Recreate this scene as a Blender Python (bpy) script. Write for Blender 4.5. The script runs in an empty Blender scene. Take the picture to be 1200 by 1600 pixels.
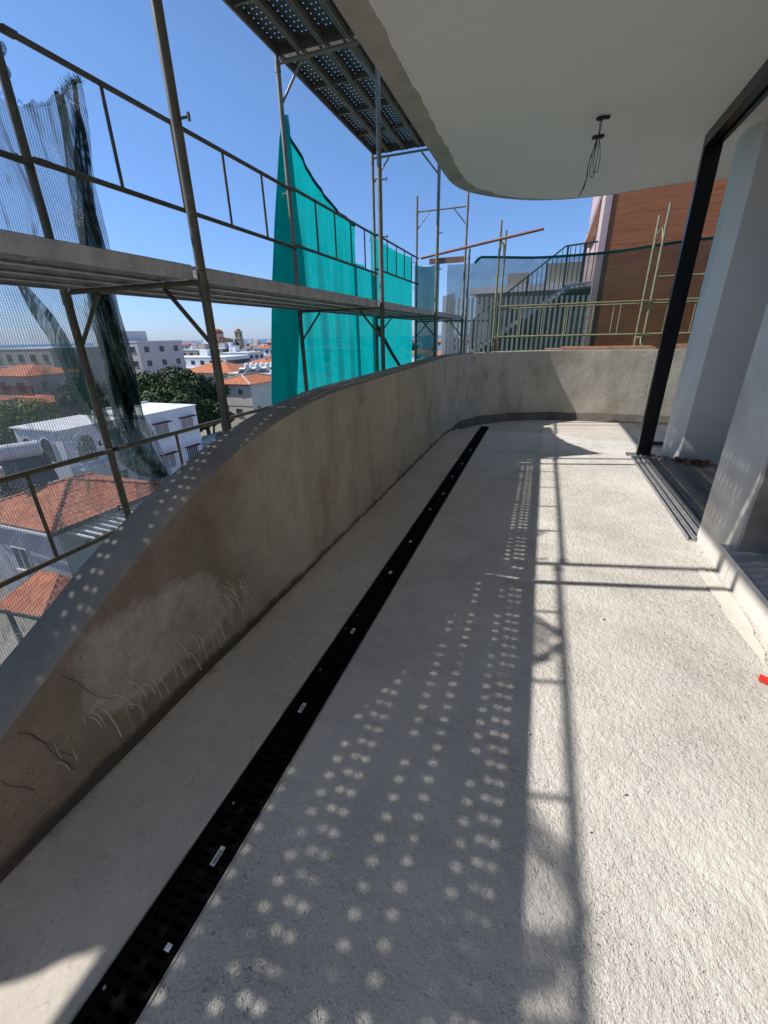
import bpy, math, random
from mathutils import Vector, Matrix
R = math.radians
scene = bpy.context.scene
col = scene.collection

# ---------------------------------------------------------------- camera
F_PX, PITCH, ROLL, YAW = 652.06, 0.400249, -0.0221355, -0.349994
cam_d = bpy.data.cameras.new("camera")
cam = bpy.data.objects.new("camera", cam_d)
col.objects.link(cam)
cam_d.sensor_fit = 'VERTICAL'
cam_d.sensor_height = 24.0
cam_d.lens = F_PX / 1600 * 24.0
cam_d.clip_start = 0.02
cam_d.clip_end = 60000
fw = Vector((math.sin(YAW) * math.cos(PITCH), math.cos(YAW) * math.cos(PITCH), -math.sin(PITCH)))
r0 = Vector((math.cos(YAW), -math.sin(YAW), 0))
u0 = r0.cross(fw)
rr = r0 * math.cos(ROLL) + u0 * math.sin(ROLL)
uu = -r0 * math.sin(ROLL) + u0 * math.cos(ROLL)
M = Matrix((rr, uu, -fw)).transposed().to_4x4()
M.translation = Vector((0, 0, 1.5))
cam.matrix_world = M
scene.camera = cam

# ---------------------------------------------------------------- sky, sun, exposure
SUN = Vector((1.0, 0.24, -0.97)).normalized()      # direction the light travels
world = bpy.data.worlds.new("World")
scene.world = world
world.use_nodes = True
wn = world.node_tree
sky = wn.nodes.new('ShaderNodeTexSky')
sky.sky_type = 'NISHITA'
sky.sun_disc = False
sky.sun_elevation = R(43.2)
sky.sun_rotation = R(256.5)
sky.altitude = 0
sky.air_density = 1.0
sky.dust_density = 0.15
sky.ozone_density = 3.5
# sea air: the Nishita horizon is yellow, this coast's is pale blue
wtc = wn.nodes.new('ShaderNodeTexCoord'); wsx = wn.nodes.new('ShaderNodeSeparateXYZ')
wmr = wn.nodes.new('ShaderNodeMapRange'); wmr.inputs[1].default_value = -.02; wmr.inputs[2].default_value = .40
wmx = wn.nodes.new('ShaderNodeMix'); wmx.data_type = 'RGBA'
wmx.inputs[6].default_value = (.29, .40, .81, 1); wmx.inputs[7].default_value = (.63, .74, .88, 1)
wpw = wn.nodes.new('ShaderNodeMath'); wpw.operation = 'POWER'; wpw.inputs[1].default_value = .5
wml = wn.nodes.new('ShaderNodeMix'); wml.data_type = 'RGBA'; wml.blend_type = 'MULTIPLY'; wml.inputs[0].default_value = 1
wn.links.new(wtc.outputs['Generated'], wsx.inputs[0]); wn.links.new(wsx.outputs[2], wmr.inputs[0])
wn.links.new(wmr.outputs[0], wpw.inputs[0]); wn.links.new(wpw.outputs[0], wmx.inputs[0])
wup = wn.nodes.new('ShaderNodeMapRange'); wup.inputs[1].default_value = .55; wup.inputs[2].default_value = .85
wm3 = wn.nodes.new('ShaderNodeMix'); wm3.data_type = 'RGBA'; wm3.inputs[7].default_value = (1.30, 1.08, .88, 1)  # upper sky out of view, warmed and brightened to fill the shade
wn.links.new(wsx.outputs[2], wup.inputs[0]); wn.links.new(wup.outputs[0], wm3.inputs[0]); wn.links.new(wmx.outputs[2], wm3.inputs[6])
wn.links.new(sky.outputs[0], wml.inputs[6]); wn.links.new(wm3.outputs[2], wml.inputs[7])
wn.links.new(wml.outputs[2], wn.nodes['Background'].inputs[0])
wn.nodes['Background'].inputs[1].default_value = 0.115
sun_d = bpy.data.lights.new("sun", 'SUN')
sun_d.energy = 3.5
sun_d.angle = R(0.53)
sun_d.color = (1.0, 0.965, 0.93)
sun = bpy.data.objects.new("sun", sun_d)
col.objects.link(sun)
sun.rotation_euler = SUN.to_track_quat('-Z', 'Y').to_euler()
sun.location = (-10, -3, 12)
scene.view_settings.view_transform = 'Standard'
scene.view_settings.look = 'None'
scene.view_settings.gamma = 1
scene.view_settings.exposure = 0.70
scene.cycles.max_bounces = 10
scene.cycles.diffuse_bounces = 6
scene.cycles.transparent_max_bounces = 24
scene.cycles.use_denoising = True

# ---------------------------------------------------------------- helpers
class MB:
    """collects shapes and links them as ONE mesh object"""
    def __init__(s):
        s.v = []; s.f = []; s.sm = []
    def add(s, vs, fs, smooth=False):
        n = len(s.v)
        s.v += [tuple(v) for v in vs]
        s.f += [tuple(i + n for i in f) for f in fs]
        s.sm += [smooth] * len(fs)
    def box(s, x0, x1, y0, y1, z0, z1):
        vs = [(x0, y0, z0), (x1, y0, z0), (x1, y1, z0), (x0, y1, z0), (x0, y0, z1), (x1, y0, z1), (x1, y1, z1), (x0, y1, z1)]
        s.add(vs, [(0, 3, 2, 1), (4, 5, 6, 7), (0, 1, 5, 4), (1, 2, 6, 5), (2, 3, 7, 6), (3, 0, 4, 7)])
        return s
    def obox(s, c, u, v, w):
        """box about centre c with half-extent vectors"""
        c, u, v, w = Vector(c), Vector(u), Vector(v), Vector(w)
        vs = [c + a * u + b * v + d * w for d in (-1, 1) for (a, b) in ((-1, -1), (1, -1), (1, 1), (-1, 1))]
        s.add(vs, [(0, 3, 2, 1), (4, 5, 6, 7), (0, 1, 5, 4), (1, 2, 6, 5), (2, 3, 7, 6), (3, 0, 4, 7)])
        return s
    def beam(s, p0, p1, w, h):
        p0, p1 = Vector(p0), Vector(p1)
        d = (p1 - p0)
        a = Vector((0, 0, 1)) if abs(d.normalized().z) < .95 else Vector((0, 1, 0))
        u = d.cross(a).normalized() * (w / 2)
        v = u.cross(d).normalized() * (h / 2)
        return s.obox((p0 + p1) / 2, d / 2, u, v)
    def tube(s, p0, p1, r, n=12, r1=None, caps=True):
        p0, p1 = Vector(p0), Vector(p1)
        r1 = r if r1 is None else r1
        d = (p1 - p0).normalized()
        a = Vector((0, 0, 1)) if abs(d.z) < .9 else Vector((1, 0, 0))
        u = d.cross(a).normalized(); v = d.cross(u)
        vs = []
        for k in range(n):
            t = 2 * math.pi * k / n
            q = u * math.cos(t) + v * math.sin(t)
            vs += [p0 + q * r, p1 + q * r1]
        s.add(vs, [(2 * k, 2 * k + 1, (2 * k + 3) % (2 * n), (2 * k + 2) % (2 * n)) for k in range(n)], True)
        if caps:
            s.add(vs[0::2], [tuple(range(n))]); s.add(vs[1::2], [tuple(reversed(range(n)))])
        return s
    def path(s, pts, r, n=6):
        for a, b in zip(pts, pts[1:]):
            s.tube(a, b, r, n)
        return s
    def prism(s, poly, z0, z1):
        n = len(poly)
        vs = [(x, y, z0) for x, y in poly] + [(x, y, z1) for x, y in poly]
        s.add(vs, [tuple(reversed(range(n))), tuple(range(n, 2 * n))] + [(k, (k + 1) % n, n + (k + 1) % n, n + k) for k in range(n)])
        return s
    def grid(s, fn, nu, nv, smooth=True, skip=None):
        vs = [fn(i / nu, j / nv) for j in range(nv + 1) for i in range(nu + 1)]
        fs = []
        for j in range(nv):
            for i in range(nu):
                if skip and skip((i + .5) / nu, (j + .5) / nv):
                    continue
                a = j * (nu + 1) + i
                fs.append((a, a + 1, a + nu + 2, a + nu + 1))
        s.add(vs, fs, smooth)
        return s
    def build(s, name, m, parent=None, label=None, kind=None):
        me = bpy.data.meshes.new(name)
        off = Vector(parent_world(parent)) if parent else Vector((0, 0, 0))
        me.from_pydata([(v[0] - off.x, v[1] - off.y, v[2] - off.z) for v in s.v], [], s.f)
        me.polygons.foreach_set('use_smooth', s.sm)
        me.materials.append(m)
        me.update()
        o = bpy.data.objects.new(name, me)
        col.objects.link(o)
        if parent:
            o.parent = parent
        if label: o['label'] = label
        if kind: o['kind'] = kind
        return o

def parent_world(o):
    p = Vector((0, 0, 0))
    while o:
        p += o.location
        o = o.parent
    return p

def tag(o, label=None, cat=None, group=None, kind=None):
    if label: o['label'] = label
    if cat: o['category'] = cat
    if group: o['group'] = group
    if kind: o['kind'] = kind
    return o

def thing(name, loc, label, cat, group=None):
    o = bpy.data.objects.new(name, None)
    o.location = loc
    o.empty_display_size = .1
    col.objects.link(o)
    return tag(o, label, cat, group)

def copy_tree(o, parent=None):
    c = o.copy(); col.objects.link(c); c.parent = parent
    for ch in list(o.children):
        copy_tree(ch, c)
    return c

# ---------------------------------------------------------------- materials
class N:
    """small node-tree writer"""
    def __init__(s, name):
        s.m = bpy.data.materials.new(name); s.m.use_nodes = True
        s.t = s.m.node_tree; s.b = s.t.nodes['Principled BSDF']; s.out = s.t.nodes['Material Output']
        s.tc = s.t.nodes.new('ShaderNodeTexCoord').outputs['Object']
        s.geo = None
    def n(s, ty, **kw):
        x = s.t.nodes.new(ty)
        for k, v in kw.items(): setattr(x, k, v)
        return x
    def l(s, a, b): s.t.links.new(a, b)
    def pos(s):
        if not s.geo: s.geo = s.n('ShaderNodeNewGeometry').outputs['Position']
        return s.geo
    def map(s, sc=(1, 1, 1), loc=(0, 0, 0), rot=(0, 0, 0), src=None):
        m = s.n('ShaderNodeMapping'); s.l(src or s.pos(), m.inputs[0])
        m.inputs['Scale'].default_value = sc; m.inputs['Location'].default_value = loc; m.inputs['Rotation'].default_value = rot
        return m.outputs[0]
    def noise(s, scale, detail=4, rough=.55, src=None, dist=0):
        x = s.n('ShaderNodeTexNoise'); s.l(src or s.pos(), x.inputs['Vector'])
        x.inputs['Scale'].default_value = scale; x.inputs['Detail'].default_value = detail
        x.inputs['Roughness'].default_value = rough; x.inputs['Distortion'].default_value = dist
        return x.outputs['Fac']
    def voro(s, scale, feature='F1', src=None, rnd=1):
        x = s.n('ShaderNodeTexVoronoi', feature=feature); s.l(src or s.pos(), x.inputs['Vector'])
        x.inputs['Scale'].default_value = scale; x.inputs['Randomness'].default_value = rnd
        return x.outputs['Distance']
    def ramp(s, fac, a, b, ca=0.0, cb=1.0):
        x = s.n('ShaderNodeMapRange'); s.l(fac, x.inputs[0]); x.clamp = True
        x.inputs[1].default_value = a; x.inputs[2].default_value = b
        x.inputs[3].default_value = ca; x.inputs[4].default_value = cb
        return x.outputs[0]
    def math(s, op, a, b=None, c=None):
        x = s.n('ShaderNodeMath', operation=op)
        for i, q in enumerate((a, b, c)):
            if q is None: continue
            if isinstance(q, (int, float)): x.inputs[i].default_value = q
            else: s.l(q, x.inputs[i])
        return x.outputs[0]
    def mix(s, fac, a, b, mode='MIX'):
        x = s.n('ShaderNodeMix', data_type='RGBA', blend_type=mode)
        for sock, q in ((x.inputs[0], fac), (x.inputs[6], a), (x.inputs[7], b)):
            if isinstance(q, (int, float)): sock.default_value = q
            elif isinstance(q, (tuple, list)): sock.default_value = tuple(q)[:3] + (1,)
            else: s.l(q, sock)
        return x.outputs[2]
    def xyz(s, src=None):
        x = s.n('ShaderNodeSeparateXYZ'); s.l(src or s.pos(), x.inputs[0]); return x.outputs
    def bump(s, h, strength=.5, dist=.01, prev=None):
        x = s.n('ShaderNodeBump'); s.l(h, x.inputs['Height'])
        x.inputs['Strength'].default_value = strength; x.inputs['Distance'].default_value = dist
        if prev: s.l(prev, x.inputs['Normal'])
        return x.outputs[0]
    def done(s, color=None, rough=.8, normal=None, metal=0, spec=None):
        if color is not None:
            if isinstance(color, (tuple, list)): s.b.inputs['Base Color'].default_value = tuple(color)[:3] + (1,)
            else: s.l(color, s.b.inputs['Base Color'])
        if isinstance(rough, (int, float)): s.b.inputs['Roughness'].default_value = rough
        else: s.l(rough, s.b.inputs['Roughness'])
        s.b.inputs['Metallic'].default_value = metal
        if spec is not None: s.b.inputs['Specular IOR Level'].default_value = spec
        if normal is not None: s.l(normal, s.b.inputs['Normal'])
        return s.m

def simple(name, c, rough=.7, metal=0, var=.15, scale=6, bump=0, bscale=60):
    k = N(name)
    nz = k.noise(scale, 5)
    c2 = tuple(x * (1 - var) for x in c); c1 = tuple(min(1, x * (1 + var)) for x in c)
    colr = k.mix(k.ramp(nz, .3, .7), c2, c1)
    nm = k.bump(k.noise(bscale, 4), bump, .004) if bump else None
    return k.done(colr, rough, nm, metal, spec=.5 if rough < .5 else .15)

def mat_screed():
    k = N('rough_screed')
    big = k.noise(.9, 4); mid = k.noise(7, 5, .6); fine = k.noise(120, 3)
    c = k.mix(k.ramp(big, .3, .7), (.67, .625, .55), (.79, .74, .665))
    c = k.mix(k.ramp(mid, .35, .7, 0, .35), c, (.54, .495, .42))
    arc = k.noise(1, 4, .6, src=k.map((1.1, 3.5, 1), rot=(0, 0, .7)), dist=1.5)
    c = k.mix(k.ramp(arc, .52, .72, 0, .35), c, (.50, .455, .39))
    c = k.mix(k.ramp(k.noise(1.7, 5, .7, dist=.8), .60, .74, 0, .5), c, (.74, .71, .65))
    x_, y_, z_ = k.xyz()
    far = k.ramp(y_, .8, 2.4, .5, 1)
    # pits left by the trowel: sparse, of all sizes
    warp = k.n('ShaderNodeVectorMath', operation='ADD')
    nv = k.n('ShaderNodeTexNoise'); k.l(k.pos(), nv.inputs['Vector']); nv.inputs['Scale'].default_value = 40
    sc = k.n('ShaderNodeVectorMath', operation='SCALE'); k.l(nv.outputs['Color'], sc.inputs[0]); sc.inputs['Scale'].default_value = .03
    k.l(k.pos(), warp.inputs[0]); k.l(sc.outputs[0], warp.inputs[1])
    w = warp.outputs[0]
    v1 = k.voro(62, src=w); v2 = k.voro(130, src=w)
    gate = k.ramp(k.noise(5, 3), .38, .62)
    gate2 = k.ramp(k.noise(17, 2), .5, .62)
    p1 = k.math('MULTIPLY', k.ramp(v1, .10, .24, 1, 0), gate2)
    p2 = k.math('MULTIPLY', k.ramp(v2, .12, .3, 1, 0), gate)
    pit = k.math('MULTIPLY', k.math('MAXIMUM', p1, k.math('MULTIPLY', p2, .5)), k.math('MULTIPLY', far, k.ramp(k.noise(1.3, 4), .38, .6, .25, 1)))
    c = k.mix(k.math('MULTIPLY', pit, .5), c, (.28, .24, .19))
    worm = k.noise(1, 5, .72, src=k.map((44, 30, 40), rot=(0, 0, .5)))
    worm2 = k.noise(120, 4, .7)
    near = k.math('ADD', k.math('MULTIPLY', k.ramp(worm, .25, .62), .55), k.math('MULTIPLY', worm2, .4))
    h = k.math('MULTIPLY', k.math('SUBTRACT', near, k.math('MULTIPLY', pit, 1.3)), k.ramp(k.noise(1.6, 4, .6), .35, .65, .45, 1.15))
    cd = k.n('ShaderNodeTexVoronoi', feature='DISTANCE_TO_EDGE'); k.l(w, cd.inputs['Vector']); cd.inputs['Scale'].default_value = .8
    ck = k.math('MULTIPLY', k.ramp(cd.outputs['Distance'], .0006, .0018, 1, 0), k.ramp(k.noise(.9, 3), .52, .58))
    c = k.mix(k.math('MULTIPLY', ck, .6), c, (.25, .22, .18))
    lump = k.noise(11, 3)
    nm = k.bump(lump, .5, .014)
    nm = k.bump(k.noise(24, 5, .72), .75, .016, nm)
    nm = k.bump(h, 1.0, .013, nm)
    return k.done(c, .95, nm, spec=.08)

def mat_smooth():
    k = N('smooth_cement')
    c = k.mix(k.ramp(k.noise(1.6, 5, .6), .3, .7), (.50, .445, .375), (.63, .57, .49))
    c = k.mix(k.ramp(k.noise(9, 5, .65), .5, .75, 0, .5), c, (.43, .39, .33))
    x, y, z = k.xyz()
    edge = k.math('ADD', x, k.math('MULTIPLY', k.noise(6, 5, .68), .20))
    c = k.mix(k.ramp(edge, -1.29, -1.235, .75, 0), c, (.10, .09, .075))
    pit = k.math('MULTIPLY', k.ramp(k.voro(34), .05, .12, 1, 0), k.ramp(k.noise(8, 2), .5, .6))
    c = k.mix(k.math('MULTIPLY', pit, .7), c, (.16, .14, .11))
    mot = k.ramp(k.noise(26, 4, .7, dist=1.2), .56, .70, 0, .45)
    c = k.mix(mot, c, (.26, .235, .19))
    scr = k.ramp(k.noise(1, 5, .75, src=k.map((26, 4, 1), rot=(0, 0, .4)), dist=.7), .60, .70)
    c = k.mix(k.math('MULTIPLY', scr, .35), c, (.30, .27, .22))
    nm = k.bump(k.math('SUBTRACT', k.noise(28, 6, .7), pit), .5, .006)
    return k.done(c, .9, nm, spec=.12)

def mat_parapet():
    k = N('parapet_cement')
    x, y, z = k.xyz()
    base = k.mix(k.ramp(k.noise(1.4, 5, .6), .3, .7), (.43, .395, .32), (.54, .50, .41))
    # vertical trowel and damp streaks
    st = k.noise(1, 5, .6, src=k.map((3.0, 3.0, .55)))
    base = k.mix(k.ramp(st, .48, .72, 0, .45), base, (.62, .58, .49))
    st2 = k.noise(1, 4, .6, src=k.map((5.0, 5.0, .7), (3, 7, 1)))
    base = k.mix(k.ramp(st2, .56, .74, 0, .55), base, (.30, .27, .20))
    # brown render toward the low end of the wall
    n1 = k.noise(3.2, 5, .62)
    bm = k.ramp(k.math('ADD', y, k.math('MULTIPLY', n1, 1.3)), 1.9, 2.75, 1, 0)
    brown = k.mix(k.ramp(k.noise(5, 5, .7), .35, .65), (.155, .115, .085), (.27, .21, .16))
    brown = k.mix(k.ramp(k.noise(14, 4, .7), .58, .72, 0, .5), brown, (.42, .37, .26))
    brown = k.mix(k.ramp(k.noise(28, 5, .75), .50, .66, 0, .6), brown, (.15, .115, .085))
    brown = k.mix(k.ramp(k.noise(2.2, 5, .7), .48, .68, 0, .6), brown, (.22, .20, .14))
    c = k.mix(k.math('MULTIPLY', bm, .9), base, brown)
    c = k.mix(k.math('MULTIPLY', k.ramp(k.noise(2.6, 4, .6, src=k.map((1, 1, .7), (7, 3, 5))), .52, .66), .45), c, (.22, .22, .13))
    c = k.mix(k.math('MULTIPLY', k.ramp(k.noise(3.1, 5, .65, src=k.map((1, 1, .8), (1, 9, 2))), .56, .68), .40), c, (.30, .19, .13))
    scq = k.ramp(k.noise(1, 5, .75, src=k.map((3, 3, 24), rot=(.35, 0, 0)), dist=.5), .60, .68)
    c = k.mix(k.math('MULTIPLY', scq, .3), c, (.50, .46, .39))
    # pale cement patch with runs below it
    dy = k.math('DIVIDE', k.math('SUBTRACT', y, 1.02), .36)
    dz = k.math('DIVIDE', k.math('SUBTRACT', z, k.math('ADD', .37, k.math('MULTIPLY', k.math('SUBTRACT', y, 1.0), -.12))), .21)
    rr_ = k.math('ADD', k.math('POWER', k.math('ABSOLUTE', dy), 3.0), k.math('POWER', k.math('ABSOLUTE', dz), 3.0))
    rr_ = k.math('ADD', rr_, k.math('MULTIPLY', k.math('ADD', k.math('MULTIPLY', k.math('SUBTRACT', k.noise(3.5, 6, .68), .5), 1.9), k.math('MULTIPLY', k.math('SUBTRACT', k.noise(26, 5, .75), .5), 1.1)), 1.0))
    patch = k.math('MULTIPLY', k.ramp(rr_, .62, 1.08, 1, 0), k.ramp(k.noise(5, 5, .7), .25, .6, .55, 1))
    runs = k.ramp(k.noise(1, 3, .5, src=k.map((30, 30, 2.2), (.4, 0, 0)), dist=.5), .56, .60)
    rz = k.ramp(z, .05, .22, .25, 1)
    ry = k.math('MULTIPLY', k.ramp(y, .60, .72), k.ramp(y, 1.45, 1.62, 1, 0))
    rtop = k.ramp(z, .30, .40, 1, 0)
    rm = k.math('MULTIPLY', k.math('MULTIPLY', runs, rz), k.math('MULTIPLY', ry, rtop))
    pc = k.mix(k.ramp(k.noise(11, 5, .7), .35, .7), (.38, .355, .305), (.60, .57, .50))
    scr = k.ramp(k.noise(1, 4, .7, src=k.map((22, 22, 5), rot=(.5, 0, 0)), dist=.8), .55, .68)
    pc = k.mix(k.math('MULTIPLY', scr, .45), pc, (.26, .235, .195))
    m = k.math('MAXIMUM', k.math('MULTIPLY', patch, .7), k.math('MULTIPLY', rm, .45))
    c = k.mix(m, c, pc)
    # dark pits and white splashes
    pit = k.math('MULTIPLY', k.ramp(k.voro(46), .06, .16, 1, 0), k.ramp(k.noise(9, 3), .52, .62))
    c = k.mix(k.math('MULTIPLY', pit, .75), c, (.05, .042, .032))
    spl = k.math('MULTIPLY', k.ramp(k.voro(19, src=k.map((1, 1, .55))), .03, .065, 1, 0), k.ramp(k.noise(2.3, 3), .5, .6))
    c = k.mix(k.math('MULTIPLY', spl, .7), c, (.6, .57, .5))
    # wet foot of the wall
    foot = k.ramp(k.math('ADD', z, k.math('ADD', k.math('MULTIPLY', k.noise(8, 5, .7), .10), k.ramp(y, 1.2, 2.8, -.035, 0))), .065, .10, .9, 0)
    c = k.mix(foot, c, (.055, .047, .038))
    h = k.math('SUBTRACT', k.noise(22, 6, .7), pit)
    nm = k.bump(k.noise(3, 3), .3, .03)
    nm = k.bump(k.noise(9, 5, .7), .4, .012, nm)
    nm = k.bump(h, .8, .007, nm)
    return k.done(c, .8, nm, spec=.3)

def mat_coping():
    k = N('parapet_top')
    c = k.mix(k.ramp(k.noise(3, 6, .65), .3, .7), (.235, .215, .185), (.35, .32, .27))
    c = k.mix(k.ramp(k.noise(14, 5, .7), .6, .75, 0, .4), c, (.46, .44, .41))
    spl = k.math('MULTIPLY', k.ramp(k.voro(16), .03, .07, 1, 0), k.ramp(k.noise(2.1, 3), .54, .62))
    c = k.mix(k.math('MULTIPLY', spl, .6), c, (.55, .52, .47))
    c = k.mix(k.ramp(k.noise(60, 4, .7), .55, .7, 0, .5), c, (.20, .19, .175))
    nm = k.bump(k.noise(5, 4), .4, .02)
    nm = k.bump(k.noise(45, 6, .75), .8, .007, nm)
    return k.done(c, .95, nm, spec=.06)

def mat_ceiling():
    k = N('ceiling_plaster')
    c = k.mix(k.ramp(k.noise(1.1, 4), .3, .7), (.87, .845, .80), (.91, .885, .84))
    c = k.mix(k.ramp(k.noise(14, 4, .7), .62, .8, 0, .12), c, (.5, .5, .47))
    c = k.mix(k.ramp(k.noise(1, 5, .7, src=k.map((1.2, 5, 1), rot=(0, 0, .3)), dist=.8), .55, .72, 0, .18), c, (.66, .64, .59))
    nm = k.bump(k.noise(4, 5, .6), .2, .01)
    return k.done(c, .9, nm)

def mat_rawband():
    k = N('raw_render_band')
    c = k.mix(k.ramp(k.noise(2.2, 6, .65), .3, .7), (.36, .335, .285), (.52, .49, .42))
    c = k.mix(k.ramp(k.noise(13, 5, .7), .52, .72, 0, .6), c, (.53, .51, .45))
    nm = k.bump(k.noise(12, 6, .7), .6, .012)
    return k.done(c, .9, nm)

def mat_tube(name, c, rust, amt=.5, metal=.35):
    k = N(name)
    c2 = tuple(q * .6 for q in c)
    cc = k.mix(k.ramp(k.noise(11, 5, .65), .3, .7), c2, c)
    cc = k.mix(k.ramp(k.noise(26, 5, .75), .56, .66, 0, amt), cc, rust)
    spl = k.math('MULTIPLY', k.ramp(k.voro(40), .07, .15, 1, 0), k.ramp(k.noise(7, 3), .55, .62))
    cc = k.mix(k.math('MULTIPLY', spl, .8), cc, (.62, .6, .55))
    nm = k.bump(k.noise(90, 4, .7), .35, .002)
    return k.done(cc, .5, nm, metal)

def mat_cloth(name, dif, tra, alpha_base, weave=0, wscale=400, folds=0, amin=None, axis=(1, 1, 1), sparkle=0, stripes=0):
    """woven net: diffuse + translucent threads, holes between them"""
    k = N(name)
    k.t.nodes.remove(k.b)
    d = k.n('ShaderNodeBsdfDiffuse'); t = k.n('ShaderNodeBsdfTranslucent'); tr = k.n('ShaderNodeBsdfTransparent')
    nz = k.ramp(k.noise(5, 4), .3, .7)
    dc = k.mix(nz, tuple(q * .85 for q in dif), dif); tc = k.mix(nz, tuple(q * .85 for q in tra), tra)
    if sparkle:
        sp = k.math('MULTIPLY', k.ramp(k.noise(150, 2, .8), .58, .64), k.ramp(k.noise(1.9, 4, .6), .50, .60))
        dc = k.mix(k.math('MULTIPLY', sp, sparkle), dc, (.95, .97, 1)); tc = k.mix(k.math('MULTIPLY', sp, sparkle), tc, (.95, .97, 1))
    if not sparkle:
        du = k.noise(1, 5, .7, src=k.map((6, 6, .9)), dist=.6)
        dc = k.mix(k.ramp(du, .5, .75, 0, .35), dc, tuple(q * .55 + .02 for q in dif)); tc = k.mix(k.ramp(du, .5, .75, 0, .40), tc, tuple(q * .62 for q in tra))
        hz = k.noise(1, 4, .6, src=k.map((1.5, 1.5, 14), (3, 1, 2)), dist=.5)
        tc = k.mix(k.ramp(hz, .58, .70, 0, .30), tc, tuple(q * .6 for q in tra))
    k.l(dc, d.inputs[0]); k.l(tc, t.inputs[0])
    m1 = k.n('ShaderNodeMixShader'); m1.inputs[0].default_value = .55
    k.l(d.outputs[0], m1.inputs[1]); k.l(t.outputs[0], m1.inputs[2])
    m2 = k.n('ShaderNodeMixShader')
    a = k.math('ADD', alpha_base, 0.0)
    if weave:
        w1 = k.n('ShaderNodeTexWave', wave_type='BANDS', bands_direction='Y'); k.l(k.pos(), w1.inputs[0])
        w1.inputs['Scale'].default_value = wscale; w1.inputs['Distortion'].default_value = .6; w1.inputs['Detail'].default_value = 2
        w1.inputs['Detail Scale'].default_value = .4
        w2 = k.n('ShaderNodeTexWave', wave_type='BANDS', bands_direction='Z'); k.l(k.pos(), w2.inputs[0])
        w2.inputs['Scale'].default_value = wscale * .9; w2.inputs['Distortion'].default_value = .8; w2.inputs['Detail'].default_value = 2
        mx = k.math('ADD', k.math('MULTIPLY', w1.outputs['Fac'], .85), k.math('MULTIPLY', w2.outputs['Fac'], .15))
        a = k.math('ADD', a, k.math('MULTIPLY', k.math('SUBTRACT', mx, .5), weave))
        if stripes: a = k.math('ADD', a, k.ramp(k.noise(1, 5, .75, src=k.map((1, 26, 1.8)), dist=.4), .35, .65, -stripes, stripes * .4))
    if sparkle:
        cr_ = k.noise(1, 5, .7, src=k.map((1, 5.5, 1.6)), dist=1.2)
        a = k.math('ADD', a, k.ramp(cr_, .54, .66, 0, .38))
    den = k.math('MULTIPLY', k.math('SUBTRACT', k.noise(2.4, 5, .65), .5), .5)
    a = k.math('ADD', a, den) if amin is None else k.math('ADD', a, k.math('MULTIPLY', den, amin))
    a = k.ramp(a, 0, 1)
    k.l(a, m2.inputs[0]); k.l(tr.outputs[0], m2.inputs[1]); k.l(m1.outputs[0], m2.inputs[2])
    nm = k.bump(k.noise(30, 5, .7), .5, .01)
    k.l(nm, d.inputs['Normal']); k.l(nm, t.inputs['Normal'])
    k.l(m2.outputs[0], k.out.inputs[0])
    return k.m

def mat_wood():
    k = N('wood_cladding')
    x, y, z = k.xyz()
    g = k.noise(1, 6, .65, src=k.map((1.4, 1.4, 26)), dist=.6)
    c = k.mix(k.ramp(g, .3, .7), (.22, .062, .018), (.46, .16, .052))
    c = k.mix(k.ramp(k.noise(1, 4, .6, src=k.map((.5, .5, 5.5), (4, 2, 1))), .4, .7, 0, .55), c, (.30, .10, .04))
    fr = k.math('FRACT', k.math('MULTIPLY', k.math('ADD', z, 20), 1 / .30))
    gap = k.math('LESS_THAN', fr, .022)
    c = k.mix(k.math('MULTIPLY', gap, .6), c, (.06, .02, .01))
    nm = k.bump(k.math('SUBTRACT', g, gap), .3, .004)
    return k.done(c, .6, nm)

def mat_tiles():
    k = N('terracotta_tiles')
    v = k.n('ShaderNodeTexVoronoi'); k.l(k.pos(), v.inputs['Vector']); v.inputs['Scale'].default_value = 3.2
    hs = k.n('ShaderNodeSeparateColor'); k.l(v.outputs['Color'], hs.inputs[0])
    c = k.mix(hs.outputs[0], (.40, .105, .04), (.56, .20, .085))
    c = k.mix(k.ramp(k.noise(1.2, 5, .65), .45, .75, 0, .5), c, (.26, .12, .075))
    return k.done(c, .85)

def mat_leaf(name, a, b):
    k = N(name)
    c = k.mix(k.ramp(k.noise(1.1, 3), .35, .65), a, b)
    c = k.mix(k.ramp(k.noise(9, 2), .4, .7), c, tuple(q * .55 for q in a))
    k.done(c, .65, spec=.25)
    return k.m

def mat_ground():
    k = N('dry_ground')
    c = k.mix(k.ramp(k.noise(.05, 5), .35, .65), (.17, .16, .12), (.30, .27, .21))
    c = k.mix(k.ramp(k.noise(.02, 4, .6, src=k.map((1, 1, 1), (50, 9, 0))), .45, .6), c, (.07, .09, .04))
    return k.done(c, .95)

def mat_sea():
    k = N('sea_water')
    c = k.mix(k.ramp(k.noise(.0006, 4, src=k.map((1, .3, 1))), .35, .65), (.04, .12, .24), (.06, .16, .29))
    nm = k.bump(k.noise(.05, 4), .2, 1)
    return k.done(c, .35, nm)

def mat_plaster(name, c, var=.1):
    k = N(name)
    cc = k.mix(k.ramp(k.noise(.6, 5, .6), .35, .7), tuple(q * (1 - var) for q in c), c)
    st = k.noise(1, 4, .6, src=k.map((2.2, 2.2, .25)))
    cc = k.mix(k.ramp(st, .55, .75, 0, .25), cc, tuple(q * .6 for q in c))
    return k.done(cc, .9, k.bump(k.noise(9, 5), .3, .01))

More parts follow.
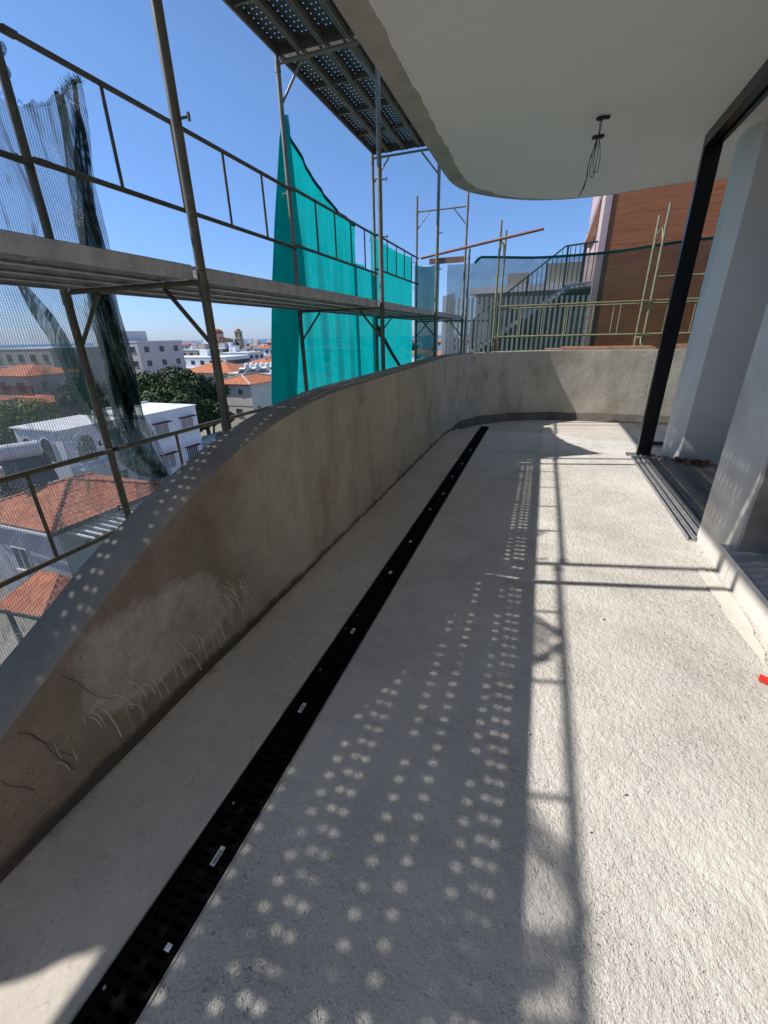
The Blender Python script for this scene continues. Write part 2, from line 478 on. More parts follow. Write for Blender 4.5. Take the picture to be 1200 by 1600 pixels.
MT = {}
MT['screed'] = mat_screed(); MT['smooth'] = mat_smooth(); MT['parapet'] = mat_parapet(); MT['coping'] = mat_coping()
MT['ceiling'] = mat_ceiling(); MT['band'] = mat_rawband()
MT['tube'] = mat_tube('old_painted_tube', (.17, .15, .105), (.20, .10, .055))
MT['tube_y'] = mat_tube('olive_yellow_tube', (.33, .30, .155), (.24, .16, .09), .35, .2)
MT['tube_red'] = mat_tube('red_primed_tube', (.36, .17, .12), (.5, .38, .3), .4, .15)
MT['tube_grey'] = mat_tube('weathered_steel_tube', (.30, .285, .23), (.22, .13, .07), .45, .3)
MT['deck_top'] = mat_tube('dark_perforated_sheet', (.10, .095, .085), (.07, .06, .05), .3, .2)
MT['deck'] = mat_tube('galvanised_plank', (.62, .62, .63), (.36, .32, .26), .3, .15)
MT['teal'] = mat_cloth('teal_debris_net', (.0, .20, .195), (.0, .43, .43), .97, .04, 300, amin=.05)
MT['teal_dark'] = mat_cloth('dark_teal_net', (.0, .14, .13), (.0, .28, .26), .86, .1, 200, amin=.2)
MT['darknet'] = mat_cloth('black_shade_net', (.022, .03, .032), (.075, .095, .11), .47, .55, 23, amin=1.1, sparkle=.85)
MT['netfold'] = mat_cloth('black_shade_net_folded', (.010, .022, .018), (.018, .06, .04), .90, .2, 23, amin=1.0, sparkle=.22, stripes=.5)
MT['net_sunblock'] = mat_cloth('unseen_sunblock_net', (.012, .02, .018), (.012, .025, .022), .99, .03, 23, amin=.02)  # opaque cloth for the added bundle that blocks the sun
MT['deck_dark'] = mat_tube('dark_plank_channel', (.20, .19, .165), (.12, .09, .06), .35, .2)  # darker channels for the planks of the high deck
MT['bluenet'] = mat_cloth('green_scaffold_net', (.06, .10, .07), (.07, .14, .12), .55, .12, 52, amin=.7)
MT['nethem'] = mat_cloth('net_hem', (.01, .10, .09), (.02, .18, .17), .95, .05, 100, amin=.1)
MT['black'] = simple('black_aluminium', (.008, .008, .010), .35, .0, .1)
MT['alu'] = simple('grey_aluminium_track', (.25, .25, .255), .45, .1, .3, 30)
_k = N('black_plastic'); MT['drain'] = _k.done(_k.mix(_k.ramp(_k.noise(9, 5, .7), .55, .75, 0, .6), (.0035, .0035, .0038), (.016, .015, .014)), .85, spec=.12)
MT['drain_in'] = simple('drain_channel_black', (.004, .004, .004), .9, 0, .4, 20)  # near-black inside of the channel
MT['edge'] = simple('steel_drain_edge', (.42, .40, .37), .5, .3, .3, 20)
MT['sticker'] = simple('white_sticker', (.72, .72, .72), .5, 0, .03)
MT['ink'] = simple('black_ink', (.03, .03, .03), .6, 0, .03)
MT['column'] = simple('grey_painted_plaster', (.80, .77, .74), .85, 0, .06, 2, .2, 20)
MT['pier'] = simple('skimmed_pier_plaster', (.60, .565, .51), .9, 0, .16, 3, .6, 18)
MT['reveal'] = simple('bare_cement_reveal', (.28, .245, .20), .9, 0, .3, 4, .5, 18)
MT['marble'] = simple('grey_marble', (.40, .41, .44), .25, 0, .12, 7)
MT['inside'] = simple('interior_cement', (.42, .38, .33), .95, 0, .3, 3, .5, 30)
MT['red'] = simple('red_plastic', (.65, .03, .02), .4, 0, .1)
MT['dgrey'] = simple('dark_rubber', (.03, .035, .045), .5, 0, .1)
MT['plank'] = simple('timber_board', (.50, .29, .19), .8, 0, .25, 8, .3, 40)
MT['wood'] = mat_wood(); MT['tiles'] = mat_tiles()
MT['slat'] = simple('grey_metal_slat', (.58, .60, .61), .5, .3, .12, 4)
MT['railing'] = simple('dark_grey_railing', (.05, .06, .065), .5, .3, .1)
MT['pink'] = simple('pinkish_render', (.48, .36, .35), .85, 0, .08)
MT['white'] = mat_plaster('white_stucco', (.78, .78, .80))
MT['cream'] = mat_plaster('cream_stucco', (.50, .45, .375))
MT['beige'] = mat_plaster('beige_stucco', (.42, .38, .31))
MT['sand'] = mat_plaster('sand_stucco', (.70, .64, .54))
MT['lilac'] = mat_plaster('grey_lilac_stucco', (.46, .44, .47), .15)
MT['palegreen'] = mat_plaster('pale_green_stucco', (.30, .36, .33))
MT['pinkwhite'] = mat_plaster('pinkish_white_stucco', (.64, .58, .56))
MT['roofflat'] = simple('flat_roof_coating', (.70, .70, .69), .8, 0, .1, 1)
MT['glass'] = simple('dark_window_glass', (.05, .06, .075), .12, 0, .2, 2)
MT['curtain'] = simple('net_curtain', (.34, .33, .31), .8, 0, .25, 12)
MT['brownframe'] = simple('dark_red_awning', (.14, .035, .03), .7, 0, .2)
MT['stone'] = simple('church_sandstone', (.46, .37, .25), .9, 0, .2, .6)
MT['trunk'] = simple('bark', (.10, .075, .05), .95, 0, .3, 5)
MT['leaf1'] = mat_leaf('dark_leaves', (.030, .052, .016), (.065, .10, .028))
MT['leaf2'] = mat_leaf('yellow_green_leaves', (.14, .19, .03), (.36, .37, .045))
MT['leaf3'] = mat_leaf('mid_green_leaves', (.04, .075, .02), (.10, .15, .045))
MT['leafd'] = mat_leaf('far_leaves', (.04, .06, .03), (.08, .10, .05))
MT['ground'] = mat_ground(); MT['sea'] = mat_sea()
MT['darkgreen'] = simple('dark_green_panel', (.035, .06, .045), .7, 0, .25, 5)
MT['gutter'] = simple('dark_green_gutter', (.04, .05, .045), .5, 0, .15)
MT['panel'] = simple('solar_panel_glass', (.02, .022, .03), .2, 0, .2)
MT['tank'] = simple('white_tank', (.75, .74, .72), .45, 0, .1, 3)
MT['debris'] = simple('dry_leaves', (.16, .09, .06), .9, 0, .3, 40)

def lerp(a, b, t): return a + (b - a) * t
def interp(x, pts):
    if x <= pts[0][0]: return pts[0][1]
    for (a, fa), (b, fb) in zip(pts, pts[1:]):
        if x <= b:
            return lerp(fa, fb, (x - a) / (b - a))
    return pts[-1][1]
def smooth_interp(x, pts, w=.09):
    return sum(interp(x + d * w, pts) for d in (-1, -.66, -.33, 0, .33, .66, 1)) / 7

# ================================================================ the terrace
# floor sheets (structure)
def floor_sheet(name, fn, nu, nv, m):
    o = MB().grid(fn, nu, nv).build(name, m)
    return tag(o, kind='structure')
def wob(x, y, a=.0016):
    return a * (math.sin(x * 3.1 + y * 1.3) + math.sin(y * 2.3 - x * 1.9 + 1))
XE = 7.14
floor_sheet('terrace_floor', lambda u, v: (lerp(-.735, 1.56, u), lerp(-3, XE + .05 * u, v), wob(lerp(-.735, 1.3, u), v * 10)), 20, 60, MT['screed'])
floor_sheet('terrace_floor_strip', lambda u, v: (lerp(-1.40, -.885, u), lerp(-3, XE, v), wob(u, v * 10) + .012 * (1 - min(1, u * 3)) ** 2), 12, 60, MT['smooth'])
floor_sheet('terrace_floor_far', lambda u, v: (lerp(-1.6, 6, u), lerp(XE - .05, 8.8, v), -.028), 10, 6, MT['smooth'])
MBf = MB().box(-1.6, 6, -3, XE + .03, -.30, -.10)
MBf.box(-.735, 1.56, XE - .12, XE + .02, -.10, -.006).box(-1.40, -.885, XE - .12, XE - .01, -.10, -.006)
tag(MBf.build('terrace_slab', MT['smooth']), kind='structure')

# parapet: plan path of the inner face
path = [(-1.36, y) for y in [i * .06 - 3 for i in range(0, 155)] if y < 6.25]
ctrl = [(-1.36, 6.25), (-1.355, 6.6), (-1.32, 6.95), (-1.22, 7.3), (-1.04, 7.65), (-.78, 7.98), (-.42, 8.27), (0.0, 8.47), (.5, 8.54), (1.0, 8.55)]
def catmull(P, n=6):
    out = []
    Q = [P[0]] + P + [P[-1]]
    for i in range(1, len(Q) - 2):
        for k in range(n):
            t = k / n
            a, b, c, d = [Vector(q) for q in Q[i - 1:i + 3]]
            out.append(tuple(.5 * ((2 * b) + (c - a) * t + (2 * a - 5 * b + 4 * c - d) * t * t + (3 * b - a - 3 * c + d) * t ** 3)))
    out.append(P[-1])
    return out
path += catmull(ctrl)
path += [(1.0 + i * .25, 8.55) for i in range(1, 21)]
HT = [(-3, .13), (-.5, .13), (-.1, .17), (.05, .215), (.18, .29), (.3, .37), (.43, .45), (.6, .545), (.73, .61), (.86, .69), (1.04, .775), (1.3, .89), (1.64, 1.0), (2.0, 1.075), (2.4, 1.125), (2.8, 1.15), (7, 1.195), (9, 1.2)]
root = thing('parapet_wall', (-1.46, 2.5, 0), 'long grey cement parapet wall curving round the far end of the terrace', 'wall')
inner, outer = MB(), MB()
top = MB()
sec = []
s_acc = 0
for i, p in enumerate(path):
    a = Vector(path[max(0, i - 1)]); b = Vector(path[min(len(path) - 1, i + 1)])
    t = (b - a).normalized(); n = Vector((-t.y, t.x))
    h = smooth_interp(p[1], HT) if p[0] < -1.0 else 1.195
    q = Vector(p)
    sec.append((q, q + n * .215, h, n))
NR = 14
def secpt(i, j):
    q, o, h, n = sec[i]
    z = lerp(-.03, h - .012, j / NR)
    w = .0022 * (math.sin(i * .21 + z * 4) + math.sin(i * .57 - z * 7)) if j < NR else 0
    return (q.x + n.x * w, q.y + n.y * w, z)
ns = len(sec)
inner.add([secpt(i, j) for i in range(ns) for j in range(NR + 1)],
          [(i * (NR + 1) + j, (i + 1) * (NR + 1) + j, (i + 1) * (NR + 1) + j + 1, i * (NR + 1) + j + 1) for i in range(ns - 1) for j in range(NR)], True)
outer.add([(sec[i][1].x, sec[i][1].y, z) for i in range(ns) for z in (-1.2, sec[i][2] - .012)],
          [(2 * i, 2 * i + 1, 2 * i + 3, 2 * i + 2) for i in range(ns - 1)], True)
tv = []
for q, o, h, n in sec:
    c = .014
    jr = random.uniform(-.0025, .0025); c = .014 + jr * 1.5
    tv += [(q.x, q.y, h - .012), (q.x + n.x * c, q.y + n.y * c, h + jr * .6), (q.x + n.x * .11, q.y + n.y * .11, h + .003), (o.x - n.x * c, o.y - n.y * c, h), (o.x, o.y, h - .012)]
top.add(tv, [(5 * i + k, 5 * i + 5 + k, 5 * i + 6 + k, 5 * i + 1 + k) for i in range(ns - 1) for k in range(4)], True)
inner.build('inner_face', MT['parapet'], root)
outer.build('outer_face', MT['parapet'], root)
top.build('coping', MT['coping'], root, label='dark grey sloping top of the parapet')
# splashed cement runs on the near face, below the pale patch
random.seed(17)
dp_ = MB()
MT['run'] = simple('dried_cement_run', (.60, .56, .49), .9, 0, .15, 20)
def run(y, z, L, cv, w):
    n = 9; pts = []
    for k in range(n + 1):
        t = k / n
        pts.append(Vector((-1.3575, y + cv * math.sin(t * 1.5) + .0005 * math.sin(t * 9 + y * 90), max(.03, z - L * t ** 1.25))))
    for a_, b_ in zip(pts, pts[1:]):
        if (b_ - a_).length > 1e-4: dp_.tube(a_, b_, w * random.uniform(.8, 1.2), 5, caps=False)
    dp_.tube(pts[-1], pts[-1] + Vector((0, 0, -.004)), w * 1.5, 5)
for k in range(17):
    y = .70 + k * .040 + random.uniform(-.012, .012)
    run(y, random.uniform(.17, .30), random.uniform(.08, .17), random.uniform(.015, .05), random.uniform(.0013, .0024))
for k in range(10):
    y = 1.33 + random.uniform(0, .22)
    run(y, random.uniform(.28, .42), random.uniform(.08, .22), random.uniform(.03, .10), random.uniform(.0012, .002))
for k in range(7):
    y = .52 + random.uniform(0, .16)
    run(y, random.uniform(.22, .32), random.uniform(.04, .12), random.uniform(.0, .03), random.uniform(.0008, .0013))
dp_.build('cement_runs', MT['run'], root, label='pale dried cement runs dripping down the near face', kind='stuff')
# hairline cracks near the low end
cq = MB()
MT['crack'] = simple('dark_crack', (.07, .055, .045), .95, 0, .2)
for (y, z, dy, dz) in ((.47, .42, .10, -.22), (.50, .38, .05, -.24), (.38, .33, .06, -.13), (.62, .50, .12, -.24)):
    p = Vector((-1.3588, y, z))
    for k in range(12):
        q = p + Vector((0, dy / 12 + random.uniform(-.006, .006), dz / 12 + random.uniform(-.004, .004)))
        cq.beam(p, q, .0012 * random.uniform(.5, 1.3), .0016); p = q
cq.build('cracks', MT['crack'], root, kind='stuff')
# waterproof skirting on the far curve
MT['skirt'] = simple('dark_damp_cement', (.15, .13, .11), .8, 0, .25, 5, .5, 25)
sk = MB()
i0 = next(i for i, p in enumerate(path) if p[1] > 6.9)
random.seed(3)
sv = []
for i in range(i0, ns):
    q, o, h, n = sec[i]
    hz = .118 + .006 * math.sin(i * .7) + random.uniform(-.003, .003)
    if i < i0 + 6: hz *= (i - i0 + 2) / 8
    for off, z in ((-.05, -.02), (-.022, .02), (-.007, hz - .012), (.003, hz)):
        sv.append((q.x + n.x * off, q.y + n.y * off, z))
m_ = ns - i0
sk.add(sv, [(4 * i + k, 4 * i + 4 + k, 4 * i + 5 + k, 4 * i + 1 + k) for i in range(m_ - 1) for k in range(3)], True)
sk.build('skirting', MT['skirt'], root, label='dark damp cement band along the foot of the far wall')

# balcony slab overhead
slab_o = [(-1.36, 6.1), (-1.34, 6.45), (-1.27, 6.75), (-1.13, 7.02), (-.92, 7.28), (-.68, 7.5), (-.4, 7.69), (-.06, 7.82), (.3, 7.875), (.66, 7.87), (1.0, 7.80), (1.35, 7.74), (2.0, 7.74)]
edge = [(-1.36, -3.0), (-1.36, 0), (-1.36, 3), (-1.36, 5)] + catmull(slab_o, 4) + [(6, 7.8)]
ZC = 3.27
root = thing('balcony_slab', (0, 2, ZC), 'overhanging balcony slab with rounded edge above the terrace', 'slab')
sl = MB()
poly = edge + [(6, -3.0)]
sl.prism(poly, ZC, ZC + .34)
sl.build('slab', MT['band'], root)
# painted ceiling inside a ragged band
random.seed(5)
pin = []
def offs(y, x):
    if x < -1.0: return .205
    if y > 7.2 and x < .2: return lerp(.17, .085, min(1, (x + 1.0) / 1.0))
    return .075
dense = []
for (a, b) in zip(edge, edge[1:]):
    L = max(1, int(math.dist(a, b) / .05))
    for k in range(L):
        dense.append((lerp(a[0], b[0], k / L), lerp(a[1], b[1], k / L)))
dense.append(edge[-1])
for i, p in enumerate(dense):
    a = Vector(dense[max(0, i - 2)]); b = Vector(dense[min(len(dense) - 1, i + 2)])
    t = (b - a).normalized(); n = Vector((t.y, -t.x))
    rg = .006 * math.sin(i * .31) + .005 * math.sin(i * 1.13 + 2) + random.uniform(-.0045, .0045)
    o = offs(p[1], p[0]) + rg
    pin.append((p[0] + n.x * o, p[1] + n.y * o))
pc = MB()
pcp = pin + [(5.9, -2.95)]
pc.prism([(max(x, -1.36), y) for x, y in pcp], ZC - .005, ZC - .0005)
pc.build('painted_ceiling', MT['ceiling'], root, label='smooth off-white painted plaster field of the ceiling')
cr = MB()      # raised lip of plaster along the joint
for i in range(0, len(pin) - 1, 1):
    if pin[i][1] < -.5: continue
    cr.beam((pin[i][0], pin[i][1], ZC - .006), (pin[i + 1][0], pin[i + 1][1], ZC - .006), .012 + .012 * abs(math.sin(i * .37)) + random.uniform(0, .006), .006)
cr.build('plaster_lip', MT['ceiling'], root)

# ceiling wires
cw = thing('ceiling_wires', (.25, 5.22, ZC - .005), 'bundle of loose grey electric wires hanging from a hole in the ceiling', 'wires')
MT['wire'] = simple('grey_wire', (.05, .05, .05), .5, 0, .2)
MB().tube((.25, 5.22, ZC - .02), (.25, 5.22, ZC - .004), .035, 12).obox((.29, 5.2, ZC - .02), (.035, .01, 0), (-.004, .015, 0), (0, 0, .008)).build('junction_box', MT['wire'], cw)
MB().obox((.25, 5.2, ZC - .15), (.045, .012, .003), (-.006, .02, 0), (0, 0, .011)).tube((.25, 5.21, ZC - .01), (.253, 5.2, ZC - .14), .004, 6).tube((.265, 5.21, ZC - .01), (.26, 5.2, ZC - .14), .004, 6).build('connector', MT['wire'], cw)
w1 = MB()
w1.path([(.25, 5.2, 3.11), (.235, 5.19, 3.05), (.21, 5.19, 2.98), (.20, 5.19, 2.9), (.20, 5.19, 2.82), (.18, 5.19, 2.74), (.155, 5.19, 2.68)], .004)
w1.path([(.24, 5.2, 3.11), (.22, 5.2, 3.0), (.20, 5.2, 2.92), (.205, 5.2, 2.84), (.19, 5.2, 2.75), (.165, 5.2, 2.70)], .0035)
w1.build('wire', MT['wire'], cw)
MB().path([(.25, 5.2, 3.11), (.235, 5.2, 3.0), (.22, 5.2, 2.9), (.228, 5.2, 2.83), (.25, 5.2, 2.82), (.265, 5.2, 2.88), (.268, 5.2, 3.0), (.262, 5.2, 3.11)], .003).build('wire', MT['wire'], cw)
MB().path([(.262, 5.2, 3.11), (.285, 5.2, 3.02), (.295, 5.2, 2.93), (.285, 5.2, 2.86), (.255, 5.2, 2.85), (.24, 5.2, 2.93), (.248, 5.2, 3.1)], .003).build('wire', MT['wire'], cw)

# right side: pier, low wall, sill, door frame
pr_ = thing('pier_wall', (1.41, 3.2, 0), 'skimmed grey concrete pier and low wall beside the sliding door opening', 'wall')
MB().box(1.27, 1.50, 2.905, 3.5, -.02, ZC - .006).build('pier', MT['pier'], pr_)
MB().box(1.27, 1.50, .5, 2.90, -.02, .188).build('low_wall', MT['pier'], pr_)
MB().box(1.27, 1.50, -3, .495, -.02, ZC - .006).build('end_wall', MT['pier'], pr_)
MB().box(1.27, 1.50, .5, 2.9, 2.75, ZC - .006).build('lintel', MT['pier'], pr_)
rv = MB().box(1.285, 1.52, 2.894, 2.9045, .222, 2.748)
rv.build('reveal', MT['reveal'], pr_, label='bare brown cement side of the window opening')
MB().box(1.43, 1.447, 2.885, 2.893, .224, 2.74).build('plaster_bead', MT['pier'], pr_)
sl_ = MB().box(1.215, 1.62, .52, 2.97, .190, .221)
tag(sl_.build('window_sill', MT['marble']), 'grey marble window sill slab resting on the low wall at the right', 'sill')
wf = thing('window', (1.56, 1.7, .22), 'black aluminium window standing on the marble sill', 'window')
MB().box(1.50, 1.60, 2.82, 2.884, .2225, 2.745).box(1.50, 1.60, .52, .58, .2225, 2.745).box(1.502, 1.598, .581, 2.819, .2225, .28).box(1.502, 1.598, .581, 2.819, 2.68, 2.745).build('frame', MT['black'], wf)
MB().box(1.545, 1.555, .582, 2.818, .281, 2.679).build('pane', MT['glass'], wf)
# red wedge under the sill, red tool on the floor
tag(MB().obox((1.262, 2.93, .165), (.006, 0, 0), (0, .022, -.01), (0, .004, .016)).build('plastic_wedge', MT['red']), 'small red plastic wedge under the end of the marble sill', 'wedge')
tl = thing('hand_tool', (1.14, 1.93, .006), 'red and black hand tool lying on the floor at the right edge', 'tool')
MB().beam((1.105, 1.955, .018), (1.36, 1.80, .018), .022, .022).build('handle', MT['red'], tl)
MB().beam((1.15, 1.965, .0201), (1.38, 1.83, .0201), .02, .028).build('blade', MT['dgrey'], tl)
# cement smears
sm = MB()
random.seed(9)
def blotch(cx, cy, rx, ry, z, seed, ang=0):
    random.seed(seed)
    ph = [random.uniform(0, 6.28) for _ in range(5)]
    pts = []
    for k in range(48):
        t = k / 48 * 6.2832
        r = 1 + .14 * math.sin(2 * t + ph[0]) + .10 * math.sin(3 * t + ph[1]) + .07 * math.sin(7 * t + ph[2]) + .05 * math.sin(13 * t + ph[3])
        x, y = rx * r * math.cos(t), ry * r * math.sin(t)
        pts.append((cx + x * math.cos(ang) - y * math.sin(ang), cy + x * math.sin(ang) + y * math.cos(ang), z))
    return pts
MT['skim'] = simple('skim_cement', (.64, .60, .52), .85, 0, .10, 5, .4, 25)
for k, (cx, cy, rx, ry, a, sd) in enumerate([(1.20, 1.55, .12, .42, 0, 1), (1.19, 2.6, .045, .55, 0, 4), (.95, 5.3, .35, .55, .1, 8)]):
    b = MB(); pts = blotch(cx, cy, rx, ry, .0045 + .0006 * k, sd, a)
    pts = [(min(x, 1.268), y, z) for x, y, z in pts]
    b.add(pts, [tuple(range(len(pts)))])
    if k < 2:
        tag(b.build('cement_skim', MT['skim']), ('smooth pale skim patch on the floor at the right edge near the red tool', 'narrow smooth skim strip along the foot of the low wall')[k], 'cement patch')

df = thing('sliding_door', (1.35, 4.75, 0), 'black aluminium sliding door surround with empty opening between terrace and room', 'door')
MB().box(1.275, 1.345, 5.975, 6.045, .03, 3.26).box(1.347, 1.43, 5.985, 6.04, .03, 3.26).build('jamb', MT['black'], df)
MB().box(1.275, 1.34, 3.505, 5.974, 3.155, 3.262).box(1.343, 1.385, 3.505, 5.974, 3.19, 3.262).box(1.388, 1.43, 3.505, 5.974, 3.165, 3.262).build('head_rail', MT['black'], df)
tr = MB().box(1.205, 1.47, 3.47, 6.06, .002, .012)
for k, (x, h) in enumerate([(1.207, .03), (1.248, .022), (1.262, .03), (1.305, .022), (1.320, .032), (1.362, .022), (1.378, .032), (1.42, .024), (1.455, .04)]):
    tr.box(x, x + .006, 3.472, 6.02, .0125, h)
tr.box(1.16, 1.50, 6.0, 6.075, .0125, .034)
tr.box(1.21, 1.465, 5.885, 5.895, .0125, .031)
trk = tr.build('track', MT['alu'], df, label='dusty grey aluminium floor track with several rails')
for x0, x1 in ((1.215, 1.246), (1.270, 1.303), (1.328, 1.360), (1.386, 1.418)):
    MB().box(x0 + .006, x1 - .006, 3.48, 5.88, .0122, .0145).build('groove', MT['black'], trk)
bd = MB().box(1.52, 1.78, 4.0, 6.0, .010, .03)
for k in range(50): bd.box(1.525, 1.775, 4.02 + k * .0395, 4.02 + k * .0395 + .02, .0302, .036)
tag(bd.build('ribbed_board', MT['alu']), 'grey ribbed board lying just inside the door track', 'board')
tag(MB().box(1.50, 1.62, 3.93, 3.985, .012, .045).build('timber_offcut', MT['plank']), 'small wooden offcut at the near end of the ribbed board', 'offcut')
# room
tag(MB().box(1.475, 6, -3, 5.92, -.05, .008).build('room_floor', MT['inside']), kind='structure')
rw = MB().box(2.12, 6, 6.25, 6.45, -.05, ZC - .006).box(5.8, 6.0, -3, 6.24, -.05, ZC - .006).box(1.51, 5.79, -3, -2.8, -.05, ZC - .006)
tag(rw.build('room_wall', MT['column']), kind='structure')
cl = MB().prism([(1.61, 6.02), (1.70, 5.83), (2.12, 5.83), (2.12, 6.245), (1.61, 6.245)], -.03, ZC - .006)
tag(cl.build('plastered_column', MT['column']), 'grey plastered column just behind the black door jamb', 'column')
MB_ = MB().box(2.2, 2.27, 6.15, 6.24, .0, 3.2)
tag(MB_.build('dark_post', MT['black']), 'dark narrow post at the back of the room between column and pier', 'post')
random.seed(21)
db = MB()
for k in range(60):
    x, y = 1.68 + random.gauss(.1, .11), 5.72 + random.gauss(0, .06)
    if y > 5.81 or x < 1.5: continue
    a = random.uniform(0, 6.28); r_ = random.uniform(.012, .03)
    db.obox((x, y, .045 + random.uniform(0, .02)), (r_ * math.cos(a), r_ * math.sin(a), random.uniform(-.01, .01)), (-r_ * .5 * math.sin(a), r_ * .5 * math.cos(a), .005), (0, 0, .002))
tag(db.build('dry_leaf_litter', MT['debris']), 'brown dry litter heaped at the foot of the column', 'litter', kind='stuff')

random.seed(61)
gr = MB()
for k in range(230):
    t_ = random.random()
    if t_ < .45: x, y = -1.36 + abs(random.gauss(0, .05)) + .01, random.uniform(.2, 7)
    elif t_ < .7: x, y = 1.26 - abs(random.gauss(0, .06)), random.uniform(1, 5.8)
    elif t_ < .85: x, y = random.uniform(-1.3, -.9), random.uniform(.3, 6.5)
    else: x, y = random.uniform(-.65, 1.2), random.uniform(.6, 7)
    r_ = random.uniform(.0015, .006) * (1.4 if t_ < .45 else 1)
    a_ = random.uniform(0, 3.14); u = Vector((math.cos(a_), math.sin(a_), .1)) * r_; v = Vector((-math.sin(a_), math.cos(a_), -.1)) * r_ * random.uniform(.5, 1)
    gr.obox((x, y, .004 + r_ * .5), u, v, (r_ * .2, 0, r_ * .5))
tag(gr.build('mortar_grit', MT['smooth']), 'loose grit and mortar crumbs scattered along the foot of the walls', 'grit', kind='stuff')

# ---------------------------------------------------------------- channel drain
dr = thing('channel_drain', (-.81, 2, 0), 'long black plastic channel drain set in the terrace floor', 'drain')
MB().box(-.885, -.735, -3, 7.10, -.098, -.09).box(-.885, -.879, -3, 7.10, -.09, -.004).box(-.741, -.735, -3, 7.10, -.09, -.004).build('channel', MT['drain_in'], dr)
e = MB().box(-.7345, -.7285, -3, 7.10, -.02, .0035)
e.box(-.8895, -.8855, -3, 7.10, -.02, .0028)
e.build('edge_strip', MT['edge'], dr)
def grate_mb(y0):
    g = MB(); L = .497
    X0, X1 = -.876, -.744
    g.box(X0, X0 + .012, y0, y0 + L, -.024, -.006).box(X1 - .012, X1, y0, y0 + L, -.024, -.006)
    g.box(-.819, -.801, y0, y0 + L, -.026, -.008)
    n = 16
    for k in range(n + 1):
        yy = y0 + k * (L - .015) / n
        g.box(X0 + .012, -.819, yy, yy + .015, -.026, -.0085)
        g.box(-.801, X1 - .012, yy, yy + .015, -.026, -.0085)
        if k < n:
            g.box(X0 + .022, X0 + .030, yy + .0155, yy + .0295, -.024, -.012)
    return g
g0 = grate_mb(-.5).build('grate', MT['drain'], dr)
for k in range(15):
    c = g0.copy(); col.objects.link(c); c.parent = dr
    c.location = (0, .5 * (k + 1), 0)
last = MB().box(-.876, -.744, 7.0, 7.095, -.024, -.008).build('end_cap', MT['drain'], dr)
for k, (x, y, L) in enumerate([(-.79, .56, .055), (-.825, 1.15, .05), (-.82, 1.70, .04), (-.82, 2.35, .035), (-.82, 2.84, .03), (-.83, 3.53, .03), (-.80, 3.98, .03), (-.82, 4.55, .045), (-.80, 5.1, .045), (-.80, 5.8, .045), (-.77, .34, .016)]):
    st = MB().box(x - .008, x + .008, y - L / 2, y + L / 2, -.0075, -.0045).build('sticker', MT['sticker'], dr)
    if k < 3:
        ink = MB(); random.seed(k)
        yy = y - L / 2 + .006
        while yy < y + L / 2 - .01:
            wd = random.uniform(.001, .003)
            ink.box(x - .004, x + .006, yy, yy + wd, -.0044, -.0040); yy += wd + random.uniform(.001, .003)
        ink.build('printed_marks', MT['ink'], st)
random.seed(31)
dbm = MB()
for k in range(6):
    y = random.uniform(.2, 2.4); x = -.876 + random.uniform(.01, .035)
    s_ = random.uniform(.002, .004)
    dbm.obox((x, y, -.0035), (s_, 0, 0), (0, s_ * 1.3, .001), (0, 0, .002))
dbm.build('mortar_crumbs', MT['inside'], dr, kind='stuff')

# ================================================================ scaffolding
XI, XO = -1.75, -2.80
ordn = ['nearest', 'second', 'third', 'fourth', 'fifth']
def hframe(x0, y0, x1, y1, z0, h, label, m, r=.0245, group='scaffold frames', spig=.0):
    t = thing('scaffold_trestle', (x0, y0, z0), label, 'scaffold', group)
    a0, b0 = Vector((x0, y0, z0)), Vector((x1, y1, z0))
    up = Vector((0, 0, 1)); d = (b0 - a0).normalized(); side = Vector((-d.y, d.x, 0))
    L = (b0 - a0).length
    for q in (a0, b0):
        p = MB().tube(q, q + up * (h - .01 + spig), r, 14)
        p.tube(q + up * (h - .13), q + up * (h - .05), r + .004, 14)
        p.build('post', m, t)
        for zz in (.62, 1.11):
            pn = MB()
            w = d if q is b0 else -d
            pn.tube(q + up * zz - w * .0, q + up * zz + w * .075, .006, 8)
            pn.obox(q + up * zz + w * .075, up * .016, w * .004, side * .007)
            pn.build('lock_pin', m, t)
    cb = MB().tube(a0 + up * (h - .06) + d * r, b0 + up * (h - .06) - d * r, r * .62, 12, caps=False)
    cb.build('crossbar', m, t)
    for q, w in ((a0, d), (b0, -d)):
        MB().tube(q + up * (h - .36) + w * r * .8, q + up * (h - .08) + w * .27, .0125, 8).build('gusset', m, t)
    return t
YF = [-.75, 2.06, 4.88, 7.50, 10.08]
for i, y in enumerate(YF):
    if i < 4:
        hframe(XI, y, XO, y, -.27, 2.112, f'dark lower scaffold frame beside the parapet, {ordn[i]} from the camera', MT['tube'])
        hframe(XI, y, XO, y, 1.835, 2.225, f'upper scaffold frame carrying the high perforated deck, {ordn[i]} from the camera', MT['tube'] if i < 2 else MT['tube_grey'])
    else:
        hframe(XI, y, XO, y, -.27, 2.10, 'lower corner scaffold frame at the end of the walkway', MT['tube'])
        hframe(XI, y, XO, y, 1.835, 2.075, 'upper corner scaffold frame with bare crossbar, standing against the sky', MT['tube_grey'], spig=.22)
# lowest lift, going down to the ground beyond the parapet
lowf = hframe(XI, YF[1], XO, YF[1], -2.33, 2.03, 'scaffold frame of the lift below the parapet top', MT['tube'])

